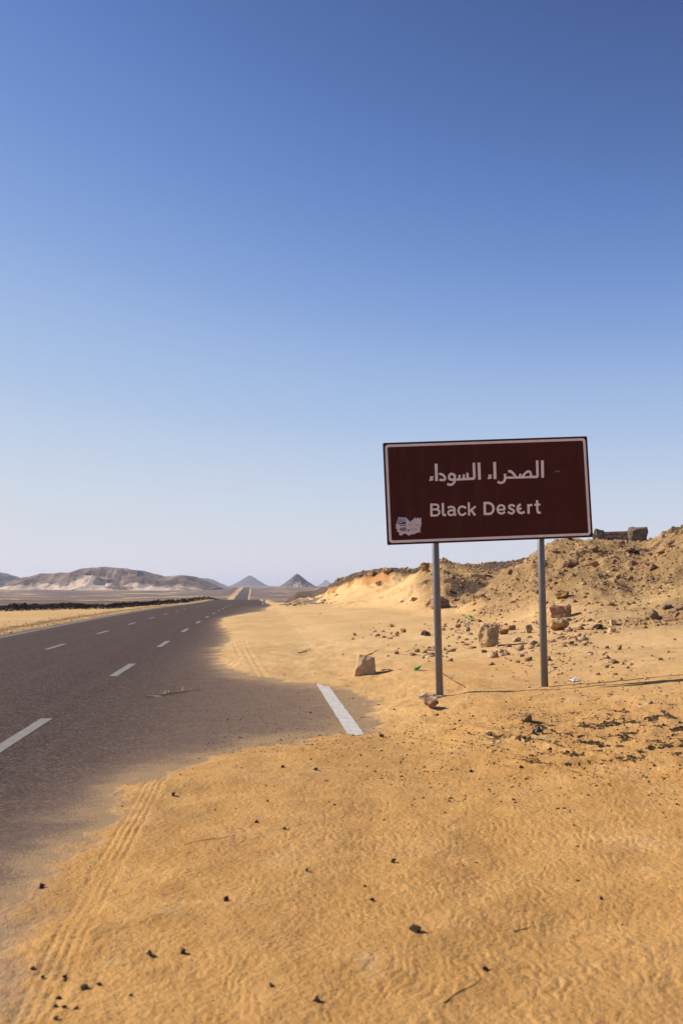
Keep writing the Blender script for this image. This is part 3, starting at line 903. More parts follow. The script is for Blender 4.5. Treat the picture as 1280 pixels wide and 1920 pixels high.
# stones round the boulders at the foot of the bank
cl_x, cl_y, cl_s = [], [], []
for px, py, sx_, sy_, n, s0 in [(1085, 1172, 34, 6, 110, .085), (955, 1188, 20, 4, 40, .085), (805, 1178, 32, 5, 70, .075), (715, 1152, 24, 5, 50, .08), (860, 1150, 40, 8, 90, .085), (1040, 1140, 60, 12, 120, .08), (1000, 1165, 50, 10, 90, .06), (1060, 1197, 60, 12, 300, .03),
                                (900, 1150, 60, 12, 90, .06), (1130, 1205, 60, 10, 120, .03), (1200, 1240, 60, 14, 80, .02), (880, 1165, 50, 8, 40, .06)]:
    for _ in range(n):
        p = on_z(px + rg.normal() * sx_, py + rg.normal() * sy_, 0.8)
        cl_x.append(p[0]); cl_y.append(p[1]); cl_s.append(s0 * math.exp(rg.normal() * 0.6))
P, m, s = pts_on_ground(np.array(cl_x), np.array(cl_y))
cl_s = np.minimum(np.array(cl_s), 0.2)
hh = rg.random(len(P)) < 0.5
scatter('foot_rubble', P[hh], cl_s[hh], M['red_rock'], label='reddish stones strewn along the foot of the bank', cat='rubble')
scatter('foot_rubble', P[~hh], cl_s[~hh], M['tan_rock'], label='tan stones strewn along the foot of the bank', cat='rubble')

# gravel on the scuffed patch, drift edge and asphalt
gx, gy, gs = [], [], []
n = 14000
xx = rg.normal(3.8, 1.6, n); yy = rg.normal(9.8, 1.4, n)
k = fbm(xx, yy * 0.8, 0.26, 4, 115, 0.7) + 0.35 * rg.normal(size=n)
sel = k > 0.12
gx.append(xx[sel]); gy.append(yy[sel]); gs.append(np.clip(0.011 * np.exp(rg.normal(0, 0.45, sel.sum())), .004, .045))
n = 2600
q = np.array([on_z(rg.uniform(380, 720), rg.uniform(1262, 1420), 0.0)[:2] for _ in range(n)])
gx.append(q[:, 0]); gy.append(q[:, 1]); gs.append(np.clip(0.007 * np.exp(rg.normal(0, 0.45, n)), .003, .03))
n = 3000
q = np.array([on_z(rg.uniform(560, 1300), rg.uniform(1215, 1420), 0.2)[:2] for _ in range(n)])
k = fbm(q[:, 0], q[:, 1], 0.8, 3, 141)
q = q[k > 0.05]
gx.append(q[:, 0]); gy.append(q[:, 1]); gs.append(np.clip(0.008 * np.exp(rg.normal(0, 0.5, len(q))), .003, .035))
n = 700
q = np.array([on_z(rg.uniform(0, 1300), rg.uniform(1400, 1920), 0.05)[:2] for _ in range(n)])
gx.append(q[:, 0]); gy.append(q[:, 1]); gs.append(np.clip(0.0035 * np.exp(rg.normal(0, 0.45, n)), .002, .010))
gx, gy, gs = map(np.concatenate, (gx, gy, gs))
P, m, s = pts_on_ground(gx, gy)
P[:, 2] = np.maximum(P[:, 2], np.where(s < 0.2, zroad(gy) + 0.001, -9))
scatter('gravel', P, gs, M['dark_rock'], label='dark gravel strewn over the sand and the dusty asphalt', cat='gravel', sink=0.2)

# black rubble of the berm and of the verge
n = 12000
px = rg.uniform(-150, 425, n)
dd = np.interp(px, BERM_PX, BERM_D) + 1.2 + rg.normal(0, 0.75, n) * np.interp(px, [200, 400], [1, 3])
lat = (px - 640) / F * dd
bx, by = dd * sy + lat * cy, dd * cy - lat * sy
P, m, s = pts_on_ground(bx, by)
ok = s > 0.6
scatter('berm_rubble', P[ok], np.clip(0.085 * np.exp(rg.normal(0, 0.5, ok.sum())), 0.05, 0.5) * np.interp(px[ok], [250, 400], [1, 2.4]), M['berm_rock'], label='long berm of black rubble along the edge of the plateau', cat='rubble', sink=0.3)
n = 2600
vy = np.exp(rg.uniform(math.log(30), math.log(120), n)); vx = -8.75 - np.abs(rg.normal(0, 0.8, n))
P, m, s = pts_on_ground(vx, vy)
scatter('verge_gravel', P, np.clip(0.03 * np.exp(rg.normal(0, 0.5, n)), 0.01, 0.14), M['brown_rock'], label='brown gravel along the far verge of the road', cat='gravel')
n = 420
q = np.stack([rg.uniform(2.4, 8, n), rg.normal(97, 4, n)], -1)
P, m, s = pts_on_ground(q[:, 0], q[:, 1])
scatter('roadside_rubble', P, np.clip(0.10 * np.exp(rg.normal(0, 0.55, n)), 0.04, 0.4), M['grey_rock'], label='dark rubble beside the pale marker stone', cat='rubble', sink=0.3)

# ------------------------------------------------------------------ the road sign
SD = 13.8                                  # distance of the sign plane
ROT = R(3.0)                               # its right end stands a little farther off
S0 = CAM + ray(915, 1100) / F * SD
uh = np.array([cy * math.cos(ROT) + sy * math.sin(ROT), -sy * math.cos(ROT) + cy * math.sin(ROT), 0.0])
nz = np.array([0, 0, 1.0])
nn = np.cross(uh, nz)                      # towards the camera
def plane(px, py, off=0.0):
    d = ray(px, py)
    t = np.dot(S0 + nn * off - CAM, nn) / np.dot(d, nn)
    return CAM + d * t
BL, BR, TR, TL = plane(725.5, 1020.5), plane(1107, 1007), plane(1101.5, 818), plane(719.5, 832)
ub = (BR - BL) + (TR - TL); PW = np.linalg.norm(ub) / 2; ub /= np.linalg.norm(ub)
vb = np.cross(nn, ub); PH = (np.dot(TL - BL, vb) + np.dot(TR - BR, vb)) / 2
PC = (BL + BR + TR + TL) / 4
def loc2(px, py):
    q = plane(px, py) - PC
    return np.array([np.dot(q, ub), np.dot(q, vb)])
pl, pr = plane(824, 1304, -0.09), plane(1020.5, 1292, -0.09)
pl[2] = gz(pl[0], pl[1]); pr[2] = gz(pr[0], pr[1])
SB = (pl + pr) / 2
sign = empty('road_sign', SB, label='dark brown place-name sign with Arabic and English lettering on two grey posts', cat='road sign')
def pt(u, v, w):                           # panel coordinates to the sign's own space
    return PC + ub * u + vb * v + nn * w - SB
def prism(name, poly, w0, w1, mat, parent=sign, bevel=0.0, **kw):
    n = len(poly)
    V = [pt(u, v, w0) for u, v in poly] + [pt(u, v, w1) for u, v in poly]
    Fs = [tuple(range(n))[::-1], tuple(range(n, 2 * n))] + [(i, (i + 1) % n, n + (i + 1) % n, n + i) for i in range(n)]
    return mobj(name, V, Fs, mat, parent=parent, **kw)
def rrect(hw, hh, r, k=5):
    out = []
    for cx_, cy_, a0 in ((hw - r, hh - r, 0), (-hw + r, hh - r, 90), (-hw + r, -hh + r, 180), (hw - r, -hh + r, 270)):
        for i in range(k + 1):
            a = R(a0 + 90 * i / k)
            out.append((cx_ + r * math.cos(a), cy_ + r * math.sin(a)))
    return out
panel = prism('panel', rrect(PW / 2, PH / 2, 0.012, 3), -0.022, 0.0, M['sign_brown'])
prism('panel_back', rrect(PW / 2 - 0.004, PH / 2 - 0.004, 0.012, 3), -0.028, -0.0225, M['alu'])
# folded rim round the panel
def ring(name, o, i, w0, w1, mat, parent):
    n = len(o)
    V = [pt(u, v, w1) for u, v in o] + [pt(u, v, w1) for u, v in i] + [pt(u, v, w0) for u, v in o] + [pt(u, v, w0) for u, v in i]
    Fs = []
    for k in range(n):
        j = (k + 1) % n
        Fs += [(k, j, n + j, n + k), (2 * n + k, k, n + k - n + 0, 2 * n + k)][:1]
        Fs += [(k, 2 * n + k, 2 * n + j, j), (n + k, n + j, 3 * n + j, 3 * n + k)]
    return mobj(name, V, Fs, mat, parent=parent)
ring('border', rrect(PW / 2 - 0.020, PH / 2 - 0.020, 0.045, 6), rrect(PW / 2 - 0.054, PH / 2 - 0.054, 0.022, 6), 0.0, 0.0012, M['sign_white'], panel)
ring('rim', rrect(PW / 2 + 0.006, PH / 2 + 0.006, 0.016, 3), rrect(PW / 2 - 0.004, PH / 2 - 0.004, 0.010, 3), -0.032, 0.006, M['sign_edge'], panel)

def catmull(P, k=5, closed=False):
    P = [np.array(p, float) for p in P]
    n = len(P)
    out = []
    rngi = range(n if closed else n - 1)
    for i in rngi:
        p1, p2 = P[i], P[(i + 1) % n]
        p0 = P[i - 1] if (i > 0 or closed) else p1 * 2 - p2
        p3 = P[(i + 2) % n] if (i + 2 < n or closed) else p2 * 2 - p1
        for j in range(k):
            t = j / k
            out.append(0.5 * (2 * p1 + (p2 - p0) * t + (2 * p0 - 5 * p1 + 4 * p2 - p3) * t * t + (3 * p1 - p0 - 3 * p2 + p3) * t ** 3))
    if not closed: out.append(P[-1])
    return out
def ribbon(P, w, closed=False):
    n = len(P)
    L, Rr = [], []
    for i in range(n):
        a = P[i - 1] if (i > 0 or closed) else None
        b = P[(i + 1) % n] if (i < n - 1 or closed) else None
        d = (b if b is not None else P[i]) - (a if a is not None else P[i])
        d = d / (np.linalg.norm(d) + 1e-12)
        m = 1.0
        if a is not None and b is not None:
            d1 = (P[i] - a) / (np.linalg.norm(P[i] - a) + 1e-12)
            m = 1 / max(0.5, abs(np.dot(d1, d)))
        nv = np.array([-d[1], d[0]])
        L.append(P[i] + nv * w / 2 * m); Rr.append(P[i] - nv * w / 2 * m)
    return L, Rr
def glyph(name, strokes, org, sc, parent=panel, to2=None, mapper=None, mat=None, lift=0.0009, base=0.0010):
    """strokes: (points, width, smooth, closed) traced in an enlargement of the photograph with that origin and scale"""
    V, Fs = [], []
    to2 = to2 or (lambda q: loc2(org[0] + q[0] / sc, org[1] + q[1] / sc))
    mapper = mapper or (lambda u, v, w: pt(u, v, w))
    for si, (P, w, sm, cl) in enumerate(strokes):
        Q = catmull(P, 5, cl) if sm else [np.array(p, float) for p in P]
        L, Rr = ribbon(Q, w, cl)
        n = len(L); o = len(V)
        hz = base + lift * 0.35 * si
        for q in L + Rr:
            u, v = to2(q)
            V.append(mapper(u, v, hz))
        for q in L + Rr:
            u, v = to2(q)
            V.append(mapper(u, v, 0.0))
        for i in range(n if cl else n - 1):
            j = (i + 1) % n
            Fs.append((o + i, o + j, o + n + j, o + n + i))
            Fs.append((o + i, o + 2 * n + i, o + 2 * n + j, o + j))
            Fs.append((o + n + i, o + n + j, o + 3 * n + j, o + 3 * n + i))
        if not cl:
            for e in (0, n - 1):
                Fs.append((o + e, o + n + e, o + 3 * n + e, o + 2 * n + e))
    return mobj(name, V, Fs, mat or M['sign_white'], parent=parent)
A1, A2, B1, D1 = (900, 850), (795, 850), (795, 930), (895, 930)
s1, s3 = 9.846, 11.636
AR_SAHRA = [
    [([(1142, 130), (1147, 450)], 52, 0, 0)],
    [([(1046, 132), (1050, 330), (1053, 408), (1040, 432), (1000, 434), (946, 436)], 46, 1, 0), ([(946, 438), (700, 446), (470, 449)], 38, 0, 0),
     ([(770, 440), (800, 398), (850, 348), (892, 334), (922, 352), (930, 395), (922, 430)], 42, 1, 0), ([(742, 378), (722, 438)], 40, 0, 0),
     ([(512, 330), (560, 336), (605, 372), (655, 440)], 46, 1, 0), ([(450, 378), (456, 450), (440, 510), (395, 542), (350, 540), (320, 520)], 44, 1, 0)],
    [([(261, 160), (270, 475)], 52, 0, 0)],
    [([(208, 405), (152, 408), (163, 434), (203, 444)], 27, 0, 0), ([(208, 446), (134, 466)], 28, 0, 0)]]
AR_SAWDA = [
    [([(1006, 172), (1018, 486)], 52, 0, 0)],
    [([(911, 175), (917, 330), (922, 430), (908, 464), (870, 468), (815, 471)], 47, 1, 0), ([(820, 472), (590, 484)], 40, 0, 0),
     ([(795, 360), (797, 462)], 44, 0, 0), ([(728, 388), (725, 470)], 38, 0, 0), ([(652, 398), (640, 475)], 38, 0, 0),
     ([(508, 380), (552, 400), (562, 440), (545, 480), (500, 488), (462, 465), (457, 425), (475, 390)], 44, 1, 1),
     ([(560, 440), (560, 510), (535, 555), (490, 580), (448, 575), (424, 560)], 42, 1, 0)],
    [([(272, 376), (330, 390), (372, 430), (382, 470), (365, 490), (330, 491), (278, 491)], 42, 1, 0)],
    [([(217, 192), (225, 512)], 52, 0, 0)],
    [([(168, 436), (110, 440), (121, 466), (158, 476)], 27, 0, 0), ([(164, 480), (90, 498)], 28, 0, 0)]]
LAT1 = [
    [([(153, 163), (155, 447)], 48, 0, 0), ([(150, 188), (262, 188), (303, 215), (303, 258), (268, 288), (150, 297)], 42, 1, 0), ([(262, 292), (318, 318), (326, 368), (290, 414), (235, 425), (150, 427)], 44, 1, 0)],
    [([(402, 150), (406, 300), (410, 385), (430, 414), (474, 420)], 50, 1, 0)],
    [([(512, 258), (560, 238), (620, 242), (655, 280), (660, 385), (690, 425)], 48, 1, 0), ([(655, 312), (570, 316), (527, 345), (527, 390), (562, 416), (612, 412), (655, 380)], 44, 1, 0)],
    [([(906, 268), (868, 238), (818, 230), (768, 252), (744, 315), (762, 380), (805, 412), (852, 408), (908, 368)], 44, 1, 0)],
    [([(968, 138), (975, 427)], 45, 0, 0), ([(1116, 226), (985, 335)], 44, 0, 0), ([(1018, 300), (1108, 424)], 48, 0, 0)]]
LAT2 = [
    [([(126, 110), (132, 352)], 45, 0, 0), ([(118, 130), (215, 132), (268, 168), (290, 225), (275, 290), (228, 328), (128, 330)], 43, 1, 0)],
    [([(370, 254), (500, 249)], 34, 0, 0), ([(494, 256), (488, 205), (455, 174), (415, 171), (378, 200), (365, 250), (385, 300), (430, 322), (470, 316), (502, 290)], 38, 1, 0)],
    [([(682, 192), (640, 169), (595, 172), (578, 202), (605, 235), (650, 256), (667, 286), (645, 318), (610, 322), (556, 292)], 38, 1, 0)],
    [([(792, 152), (748, 185), (732, 235), (752, 290), (802, 315), (868, 292)], 42, 1, 0), ([(740, 237), (806, 232)], 42, 0, 0)],
    [([(934, 150), (938, 328)], 42, 0, 0), ([(935, 205), (962, 172), (1006, 165)], 40, 1, 0)],
    [([(1094, 78), (1098, 200), (1102, 275), (1122, 308), (1162, 303)], 42, 1, 0), ([(1042, 162), (1156, 157)], 36, 0, 0)]]
for g in AR_SAHRA: glyph('letter', g, A1, s1)
for g in AR_SAWDA: glyph('letter', g, A2, s1)
for g in LAT1: glyph('letter', g, B1, s3)
for g in LAT2: glyph('letter', g, D1, s1)
# scratches right of the lettering
for q in ((1040, 884.5), (1044, 883.2), (1048, 884)):
    a = loc2(*q); prism('scratch', [(a[0] - .006, a[1] - .004), (a[0] + .005, a[1] - .005), (a[0] + .006, a[1] + .003), (a[0] - .003, a[1] + .005)], 0.0, 0.0008, M['sign_white'], panel)
# torn paper notice
so = lambda q: loc2(720 + q[0] / 12.8, 950 + q[1] / 12.8)
outl = [(335, 255), (430, 262), (520, 260), (570, 310), (620, 365), (690, 310), (722, 285), (718, 245), (760, 292), (785, 280), (812, 250), (830, 285), (885, 265), (885, 330), (888, 420), (870, 520), (862, 595), (882, 642), (848, 606), (745, 640),
        (738, 668), (718, 642), (690, 675), (665, 655), (600, 692), (560, 682), (520, 650), (480, 640), (440, 676), (385, 692), (360, 680), (355, 612), (290, 600), (322, 572), (288, 530), (270, 492), (300, 466), (263, 430), (302, 420), (300, 380), (320, 310)]
notice = prism('torn_notice', [so(q) for q in outl][::-1], 0.0002, 0.0012, M['paper'], sign, label='torn white and blue paper notice stuck in the corner of the panel')
def ink(poly, mat, w=0.0018):
    prism('print_block', [so(q) for q in poly][::-1], 0.0011, w, mat, notice)
ink([(330, 282), (518, 285), (520, 458), (372, 460), (360, 430), (308, 420)], M['ink_blue'])
for st in ([(318, 372), (360, 335), (400, 350), (440, 320), (515, 335)], [(315, 405), (370, 380), (420, 375), (470, 350), (518, 372)], [(330, 318), (380, 300), (515, 302)], [(330, 432), (400, 425), (470, 432), (518, 420)]):
    glyph('print_line', [(st, 15, 1, 0)], (720, 950), 12.8, parent=notice, mat=M['paper'], base=0.0024)
ink([(375, 505), (528, 490), (525, 582), (375, 585)], M['ink_grey'])
ink([(552, 545), (615, 545), (615, 585), (552, 585)], M['ink_grey'])
for st in ([(630, 540), (660, 525), (690, 550), (715, 540)], [(730, 535), (760, 525), (775, 560), (740, 575)], [(660, 560), (700, 575)], [(570, 440), (660, 440)], [(740, 445), (850, 435)], [(850, 480), (862, 540)]):
    glyph('print_line', [(st, 11, 0, 0)], (720, 950), 12.8, parent=notice, mat=M['ink_grey'], base=0.0022)

def tube(name, a, b, r, mat, parent=None, seg=20, cap=True, r2=None, **kw):
    a = np.array(a, float); b = np.array(b, float)
    d = (b - a) / np.linalg.norm(b - a)
    x = np.cross(d, [0.31, 0.9, 0.2]); x /= np.linalg.norm(x); y = np.cross(d, x)
    V = []
    for p, rr in ((a, r), (b, r2 if r2 is not None else r)):
        for i in range(seg):
            t = 2 * math.pi * i / seg
            V.append(p + rr * (math.cos(t) * x + math.sin(t) * y))
    Fs = [(i, (i + 1) % seg, seg + (i + 1) % seg, seg + i) for i in range(seg)]
    n = len(V)
    if cap: Fs += [tuple(range(seg))[::-1], tuple(range(seg, 2 * seg))]
    o = mobj(name, V, Fs, mat, parent=parent, **kw)
    for p in o.data.polygons[:seg]: p.use_smooth = True
    return o
for base, pxm in ((pl, 815.5), (pr, 1013)):
    # the post leans with the panel: aim it at its place on the lower panel edge, then on behind the panel
    tgt = plane(pxm, 1015, -0.09)
    d = (tgt - base) / np.linalg.norm(tgt - base)
    top = base + d * ((np.dot(TL - base, nz)) * 0.97)
    tube('post', base - d * 0.3 - SB, top - SB, 0.05, M['post'], sign, 28)
for v in (-0.34 * PH, 0.34 * PH):
    prism('rail', [(-PW / 2 + .06, v - .025), (PW / 2 - .06, v - .025), (PW / 2 - .06, v + .025), (-PW / 2 + .06, v + .025)], -0.040, -0.0285, M['alu'])

# concrete footing half buried round the left post
bm = hull_rock(413, (0.46, 0.36, 0.20), 18, 3, 0.22, 0.3)
me = bpy.data.meshes.new('concrete_footing'); bm.to_mesh(me); bm.free(); me.materials.append(M['concrete'])
o = bpy.data.objects.new('concrete_footing', me); q = pl - nn * 0.0 + uh * -0.08
o.location = (q[0], q[1], gz(q[0], q[1]) - 0.125); o.rotation_euler = (0, 0, -YAW)
link(o, label='pale lump of concrete half buried at the foot of the left post', cat='footing')

# ------------------------------------------------------------------ litter and twigs
def branch(name, pts_px, r, mat, label, cat, lift=0.012, side=0, straight=True, group=None, z0=None):
    """a stick lying on the ground along photo pixels, with short side twigs"""
    P = []
    for px, py in pts_px:
        p = hit(px, py)
        if z0 is not None and road_sd(p[:1], p[1:2])[0] < 0: p[2] = 0.0
        P.append(p + np.array([0, 0, lift + r]))
    P = catmull(P, 4)
    V, Fs = [], []
    def sweep(Q, r0, r1, seg=6):
        o = len(V)
        for i, p in enumerate(Q):
            d = Q[min(i + 1, len(Q) - 1)] - Q[max(i - 1, 0)]
            d = d / (np.linalg.norm(d) + 1e-9)
            x = np.cross(d, [0, 0, 1.0]); x /= np.linalg.norm(x) + 1e-9; y = np.cross(x, d)
            rr = r0 + (r1 - r0) * i / (len(Q) - 1)
            for k in range(seg):
                t = 2 * math.pi * k / seg
                V.append(p + rr * (math.cos(t) * x + math.sin(t) * y))
        for i in range(len(Q) - 1):
            for k in range(seg):
                a, b = o + i * seg + k, o + i * seg + (k + 1) % seg
                Fs.append((a, b, b + seg, a + seg))
    sweep(P, r, r * 0.5)
    for k in range(side):
        i = random.randrange(1, len(P) - 1)
        d = P[i] - P[i - 1]; d /= np.linalg.norm(d)
        s = random.choice((-1, 1))
        e = P[i] + d * random.uniform(0.03, 0.16) + np.array([d[1] * s, -d[0] * s, 0]) * random.uniform(0.02, 0.10) + np.array([0, 0, random.uniform(0.0, 0.07)])
        sweep([P[i], (P[i] + e) / 2 + np.array([0, 0, 0.01]), e], r * 0.55, r * 0.25, 5)
    base = P[0].copy()
    return mobj(name, [v - base for v in V], Fs, mat, loc=base, label=label, cat=cat, group=group)
branch('dry_branch', [(300, 1322), (330, 1317), (352, 1313), (378, 1311)], 0.012, M['straw'], 'broken straw-coloured palm branch lying on the dusty asphalt', 'branch', 0.004, 9, z0=0)
branch('dry_reed', [(275, 1325), (288, 1325), (301, 1325)], 0.012, M['straw'], 'short pale reed on the asphalt left of the palm branch', 'reed', 0.002, 0, z0=0)
branch('twig', [(830, 1268), (842, 1276), (853, 1284), (868, 1290)], 0.008, M['twig'], 'thin dark twig leaning on the sand right of the left post', 'twig', 0.03, 3)
branch('twig', [(832, 1884), (858, 1862), (880, 1852), (900, 1838)], 0.0018, M['twig'], 'thin crooked twig near the bottom edge of the sand', 'twig', 0.0, 0)
branch('twig', [(962, 1748), (990, 1743), (1022, 1737)], 0.0022, M['twig'], 'straight thin twig in the ripples at the right', 'twig', 0.0, 0)
branch('twig', [(345, 1585), (380, 1577), (415, 1573), (442, 1568)], 0.0016, M['twig'], 'dry sprig lying right of the tyre print', 'twig', 0.002, 6)
branch('twig', [(715, 1258), (725, 1257), (737, 1258)], 0.012, M['twig'], 'short thick dark stick right of the pale blocky rock', 'stick', 0.0, 0)
branch('twig', [(684, 1232), (696, 1227), (706, 1221)], 0.012, M['twig'], 'thin stick behind the pale blocky rock', 'stick', 0.0, 1)
branch('twig', [(560, 1225), (572, 1222), (580, 1219)], 0.014, M['straw'], 'pale stick on the tracked sand beside the road', 'stick', 0.0, 2)

# green bottle: body, shoulder, neck
def lathe(name, prof, mat, loc, rot, seg=16, **kw):
    V, Fs = [], []
    for (r_, h_) in prof:
        for i in range(seg):
            t = 2 * math.pi * i / seg
            V.append((r_ * math.cos(t), r_ * math.sin(t), h_))
    for j in range(len(prof) - 1):
        for i in range(seg):
            Fs.append((j * seg + i, j * seg + (i + 1) % seg, (j + 1) * seg + (i + 1) % seg, (j + 1) * seg + i))
    Fs.append(tuple(range(seg))[::-1]); Fs.append(tuple(range((len(prof) - 1) * seg, len(prof) * seg)))
    o = mobj(name, V, Fs, mat, loc=loc, smooth_shade=True, **kw)
    o.rotation_euler = rot
    return o
p = hit(778, 1258)
bt = empty('bottle', (p[0], p[1], p[2] + 0.02), label='small green plastic bottle lying on the sand left of the left post', cat='bottle')
bt.rotation_euler = (R(62), 0, R(35))
lathe('bottle_body', [(0.002, -0.002), (0.030, 0.0), (0.032, 0.02), (0.032, 0.09), (0.026, 0.115), (0.013, 0.135), (0.012, 0.155)], M['green_glass'], (0, 0, 0), (0, 0, 0), parent=bt)
lathe('bottle_cap', [(0.014, 0.150), (0.0145, 0.152), (0.0145, 0.168), (0.013, 0.170)], M['white_scrap'], (0, 0, 0), (0, 0, 0), parent=bt)
def scrap(name, px, py, w, h, mat, label, cat, seed, crumple=0.25):
    """crumpled sheet lying on the ground"""
    p = hit(px, py); k = px_per_m(p)
    W = w / k; D = W * 0.8; H = h / k
    n = 12
    u = np.linspace(-0.5, 0.5, n)
    X, Y = np.meshgrid(u * W, u * D, indexing='ij')
    rr = np.sqrt((X / W) ** 2 + (Y / D) ** 2) * 2
    Z = H * np.clip(1 - rr * 0.8, 0.0, 1) + H * crumple * fbm(X, Y, W * 0.4, 3, seed)
    e = 1 + 0.12 * perlin(np.arctan2(Y, X) * 2, Y * 0 + seed, seed)
    o = bpy.data.objects.new(name, grid_mesh(name, np.stack([X * e, Y * e, Z + 0.004], -1), mat, smooth_shade=False))
    o.location = p
    o.rotation_euler = (0, 0, seed)
    md = o.modifiers.new('thickness', 'SOLIDIFY'); md.thickness = 0.002
    return link(o, label=label, cat=cat)
scrap('plastic_bag', 1007, 1378, 20, 11, M['bag'], 'crumpled dark bluish plastic bag on the scuffed sand', 'plastic bag', 3, 0.8)
scrap('plastic_scrap', 880, 1159, 12, 6, M['lime'], 'bright green plastic scrap high on the rubbly slope', 'litter', 5, 0.5)
scrap('paper_scrap', 1076, 1278, 24, 6, M['white_scrap'], 'flat pale scrap on the sand right of the right post', 'litter', 8, 0.4)

# ------------------------------------------------------------------ stone monument on the crest
mp0 = hit(1160, 1030)
def crest(px, dist):
    lat = (px - 640) / F * dist
    x_, y_ = dist * sy + lat * cy, dist * cy - lat * sy
    return np.array([x_, y_, gz(x_, y_)])
MD = 50.6
mc = crest(1160, MD)
mk = px_per_m(mc)
def z_at_row(py, d): return CAMZ + d * float(slope_of(py))
mon = empty('stone_monument', mc, label='low stone monument with an inscribed slab between two rough boulders on the crest', cat='monument')
def mon_rock(pxa, pxb, top, seed, boxy):
    W = (pxb - pxa) / mk
    c = crest((pxa + pxb) / 2, MD)
    zt = z_at_row(top, MD); zb = c[2] - 0.15
    bm = hull_rock(seed, (W, W * 0.8, zt - zb), 22, 2, 0.06, boxy)
    me = bpy.data.meshes.new('end_boulder'); bm.to_mesh(me); bm.free(); me.materials.append(M['grey_rock'])
    o = bpy.data.objects.new('end_boulder', me)
    o.location = (c[0] - mc[0], c[1] - mc[1], zb - mc[2])
    return link(o, parent=mon)
mon_rock(1109, 1132, 991, 501, 0.2)
mon_rock(1175, 1211, 987, 505, 0.45)
a, b_ = crest(1128, MD + .1), crest(1180, MD + .1)
mu = (b_ - a); mu[2] = 0; ml = np.linalg.norm(mu); mu /= ml
mn = np.cross(mu, nz)
zt0, zt1, zb0 = z_at_row(997, MD), z_at_row(995.5, MD), min(a[2], b_[2]) - 0.2
V = []
for w in (0.0, -0.22):
    V += [a + mn * w + nz * (zb0 - a[2]) - mc, a + mu * ml + mn * w + nz * (zb0 - a[2]) - mc, a + mu * ml + mn * w + nz * (zt1 - a[2]) - mc, a + mn * w + nz * (zt0 - a[2]) - mc]
M['slab_stone'] = rock_material('slab_stone', (0.36, 0.24, 0.16), (0.48, 0.33, 0.23), (0.28, 0.18, 0.12), 2, 0.01)
slab = mobj('inscribed_slab', V, [(0, 1, 2, 3), (7, 6, 5, 4), (0, 4, 5, 1), (1, 5, 6, 2), (2, 6, 7, 3), (3, 7, 4, 0)], M['slab_stone'], parent=mon)
M['carved'] = plain_mat('dark_inscription', (0.05, 0.032, 0.025), 0.8, 0.1)
# first line: eighteen letter shapes of the reserve's name; second line: the same place name as on the road sign
def mon_map(u, v, w):
    return a + mu * (u / mk) + nz * (zt0 - a[2] - v / mk) + mn * (w * 6 + 0.002) - mc
L1 = [[([(44, 2.5), (44, 6)], 1, 0, 0), ([(42, 2), (42, 6), (38, 6.2), (38, 4.2)], 1, 0, 0), ([(36, 4), (35.5, 6.2), (33, 6.2), (32, 4)], 1, 0, 0)],
      [([(29.5, 2), (29.5, 6.3)], 1, 0, 0), ([(27.5, 2), (27.5, 6.3), (25, 6.4), (24.5, 5), (26, 4.5), (25, 7.4)], 1, 0, 0), ([(22.5, 2), (22.5, 6.3)], 1, 0, 0), ([(21, 4), (19.5, 6.3), (17, 6.3), (17, 4)], 1, 0, 0)],
      [([(15, 2), (15, 6.5)], 1, 0, 0), ([(13.5, 2), (13.5, 6.5), (11.5, 6.5), (11.5, 5)], 1, 0, 0), ([(10.5, 4.6), (8.5, 6.5), (6, 6.6), (5.2, 8)], 1, 0, 0), ([(4, 4.6), (2.2, 6.6), (3.8, 6.8)], 1, 0, 0)]]
for g in L1: glyph('carved_word', g, (0, 0), 1, parent=slab, to2=lambda q: (q[0] + 3.0, q[1] - 0.2), mapper=mon_map, mat=M['carved'])
def small(org, ox):
    return lambda q: (10 + (org[0] + q[0] / s1 - 800) * 0.135 + ox, 8.4 + (org[1] + q[1] / s1 - 862) * 0.13)
glyph('carved_word', [s_ for g in AR_SAHRA for s_ in g], A1, s1, parent=slab, to2=small(A1, 0), mapper=mon_map, mat=M['carved'])
glyph('carved_word', [s_ for g in AR_SAWDA for s_ in g], A2, s1, parent=slab, to2=small(A2, 0), mapper=mon_map, mat=M['carved'])

# ------------------------------------------------------------------ far roadside
p = hit(495, 1135)
ms = empty('marker_stone', (p[0], p[1], zroad(p[1])), label='pale concrete marker stone at the right edge of the distant road', cat='marker')
def box(name, cx_, cy_, z0, z1, w, d, mat, parent, taper=0.0):
    V = [(cx_ + sx_ * w / 2 * k, cy_ + sy_ * d / 2 * k, z) for z, k in ((z0, 1), (z1, 1 - taper)) for sx_, sy_ in ((-1, -1), (1, -1), (1, 1), (-1, 1))]
    return mobj(name, V, [(3, 2, 1, 0), (4, 5, 6, 7), (0, 1, 5, 4), (1, 2, 6, 5), (2, 3, 7, 6), (3, 0, 4, 7)], mat, parent=parent)
M['whitewash'] = plain_mat('whitewash', (0.72, 0.68, 0.62), 0.8, 0.1, 0, 0.08, 4)
box('plinth', 0, 0, -0.3, 0.12, 0.42, 0.9, M['whitewash'], ms)
box('block', 0, 0, 0.12, 0.66, 0.30, 0.75, M['whitewash'], ms, 0.08)
for k, (yy0, yy1) in enumerate(((900, 1150), (1180, 1540))):
    Yb = np.linspace(yy0, yy1, 40)
    Vb = []
    for x0, h in ((3.6, -0.3), (3.6, 0.7), (4.2, 0.7), (4.2, -0.3)):
        Vb.append(np.stack([x0 + xroad(Yb), Yb, zroad(Yb) + h], -1))
    o = bpy.data.objects.new('roadside_barrier', grid_mesh('roadside_barrier', np.stack(Vb, 1), M['concrete'], smooth_shade=False))
    link(o, label=('nearer' if k == 0 else 'farther') + ' pale low barrier beside the distant climbing road', cat='barrier')

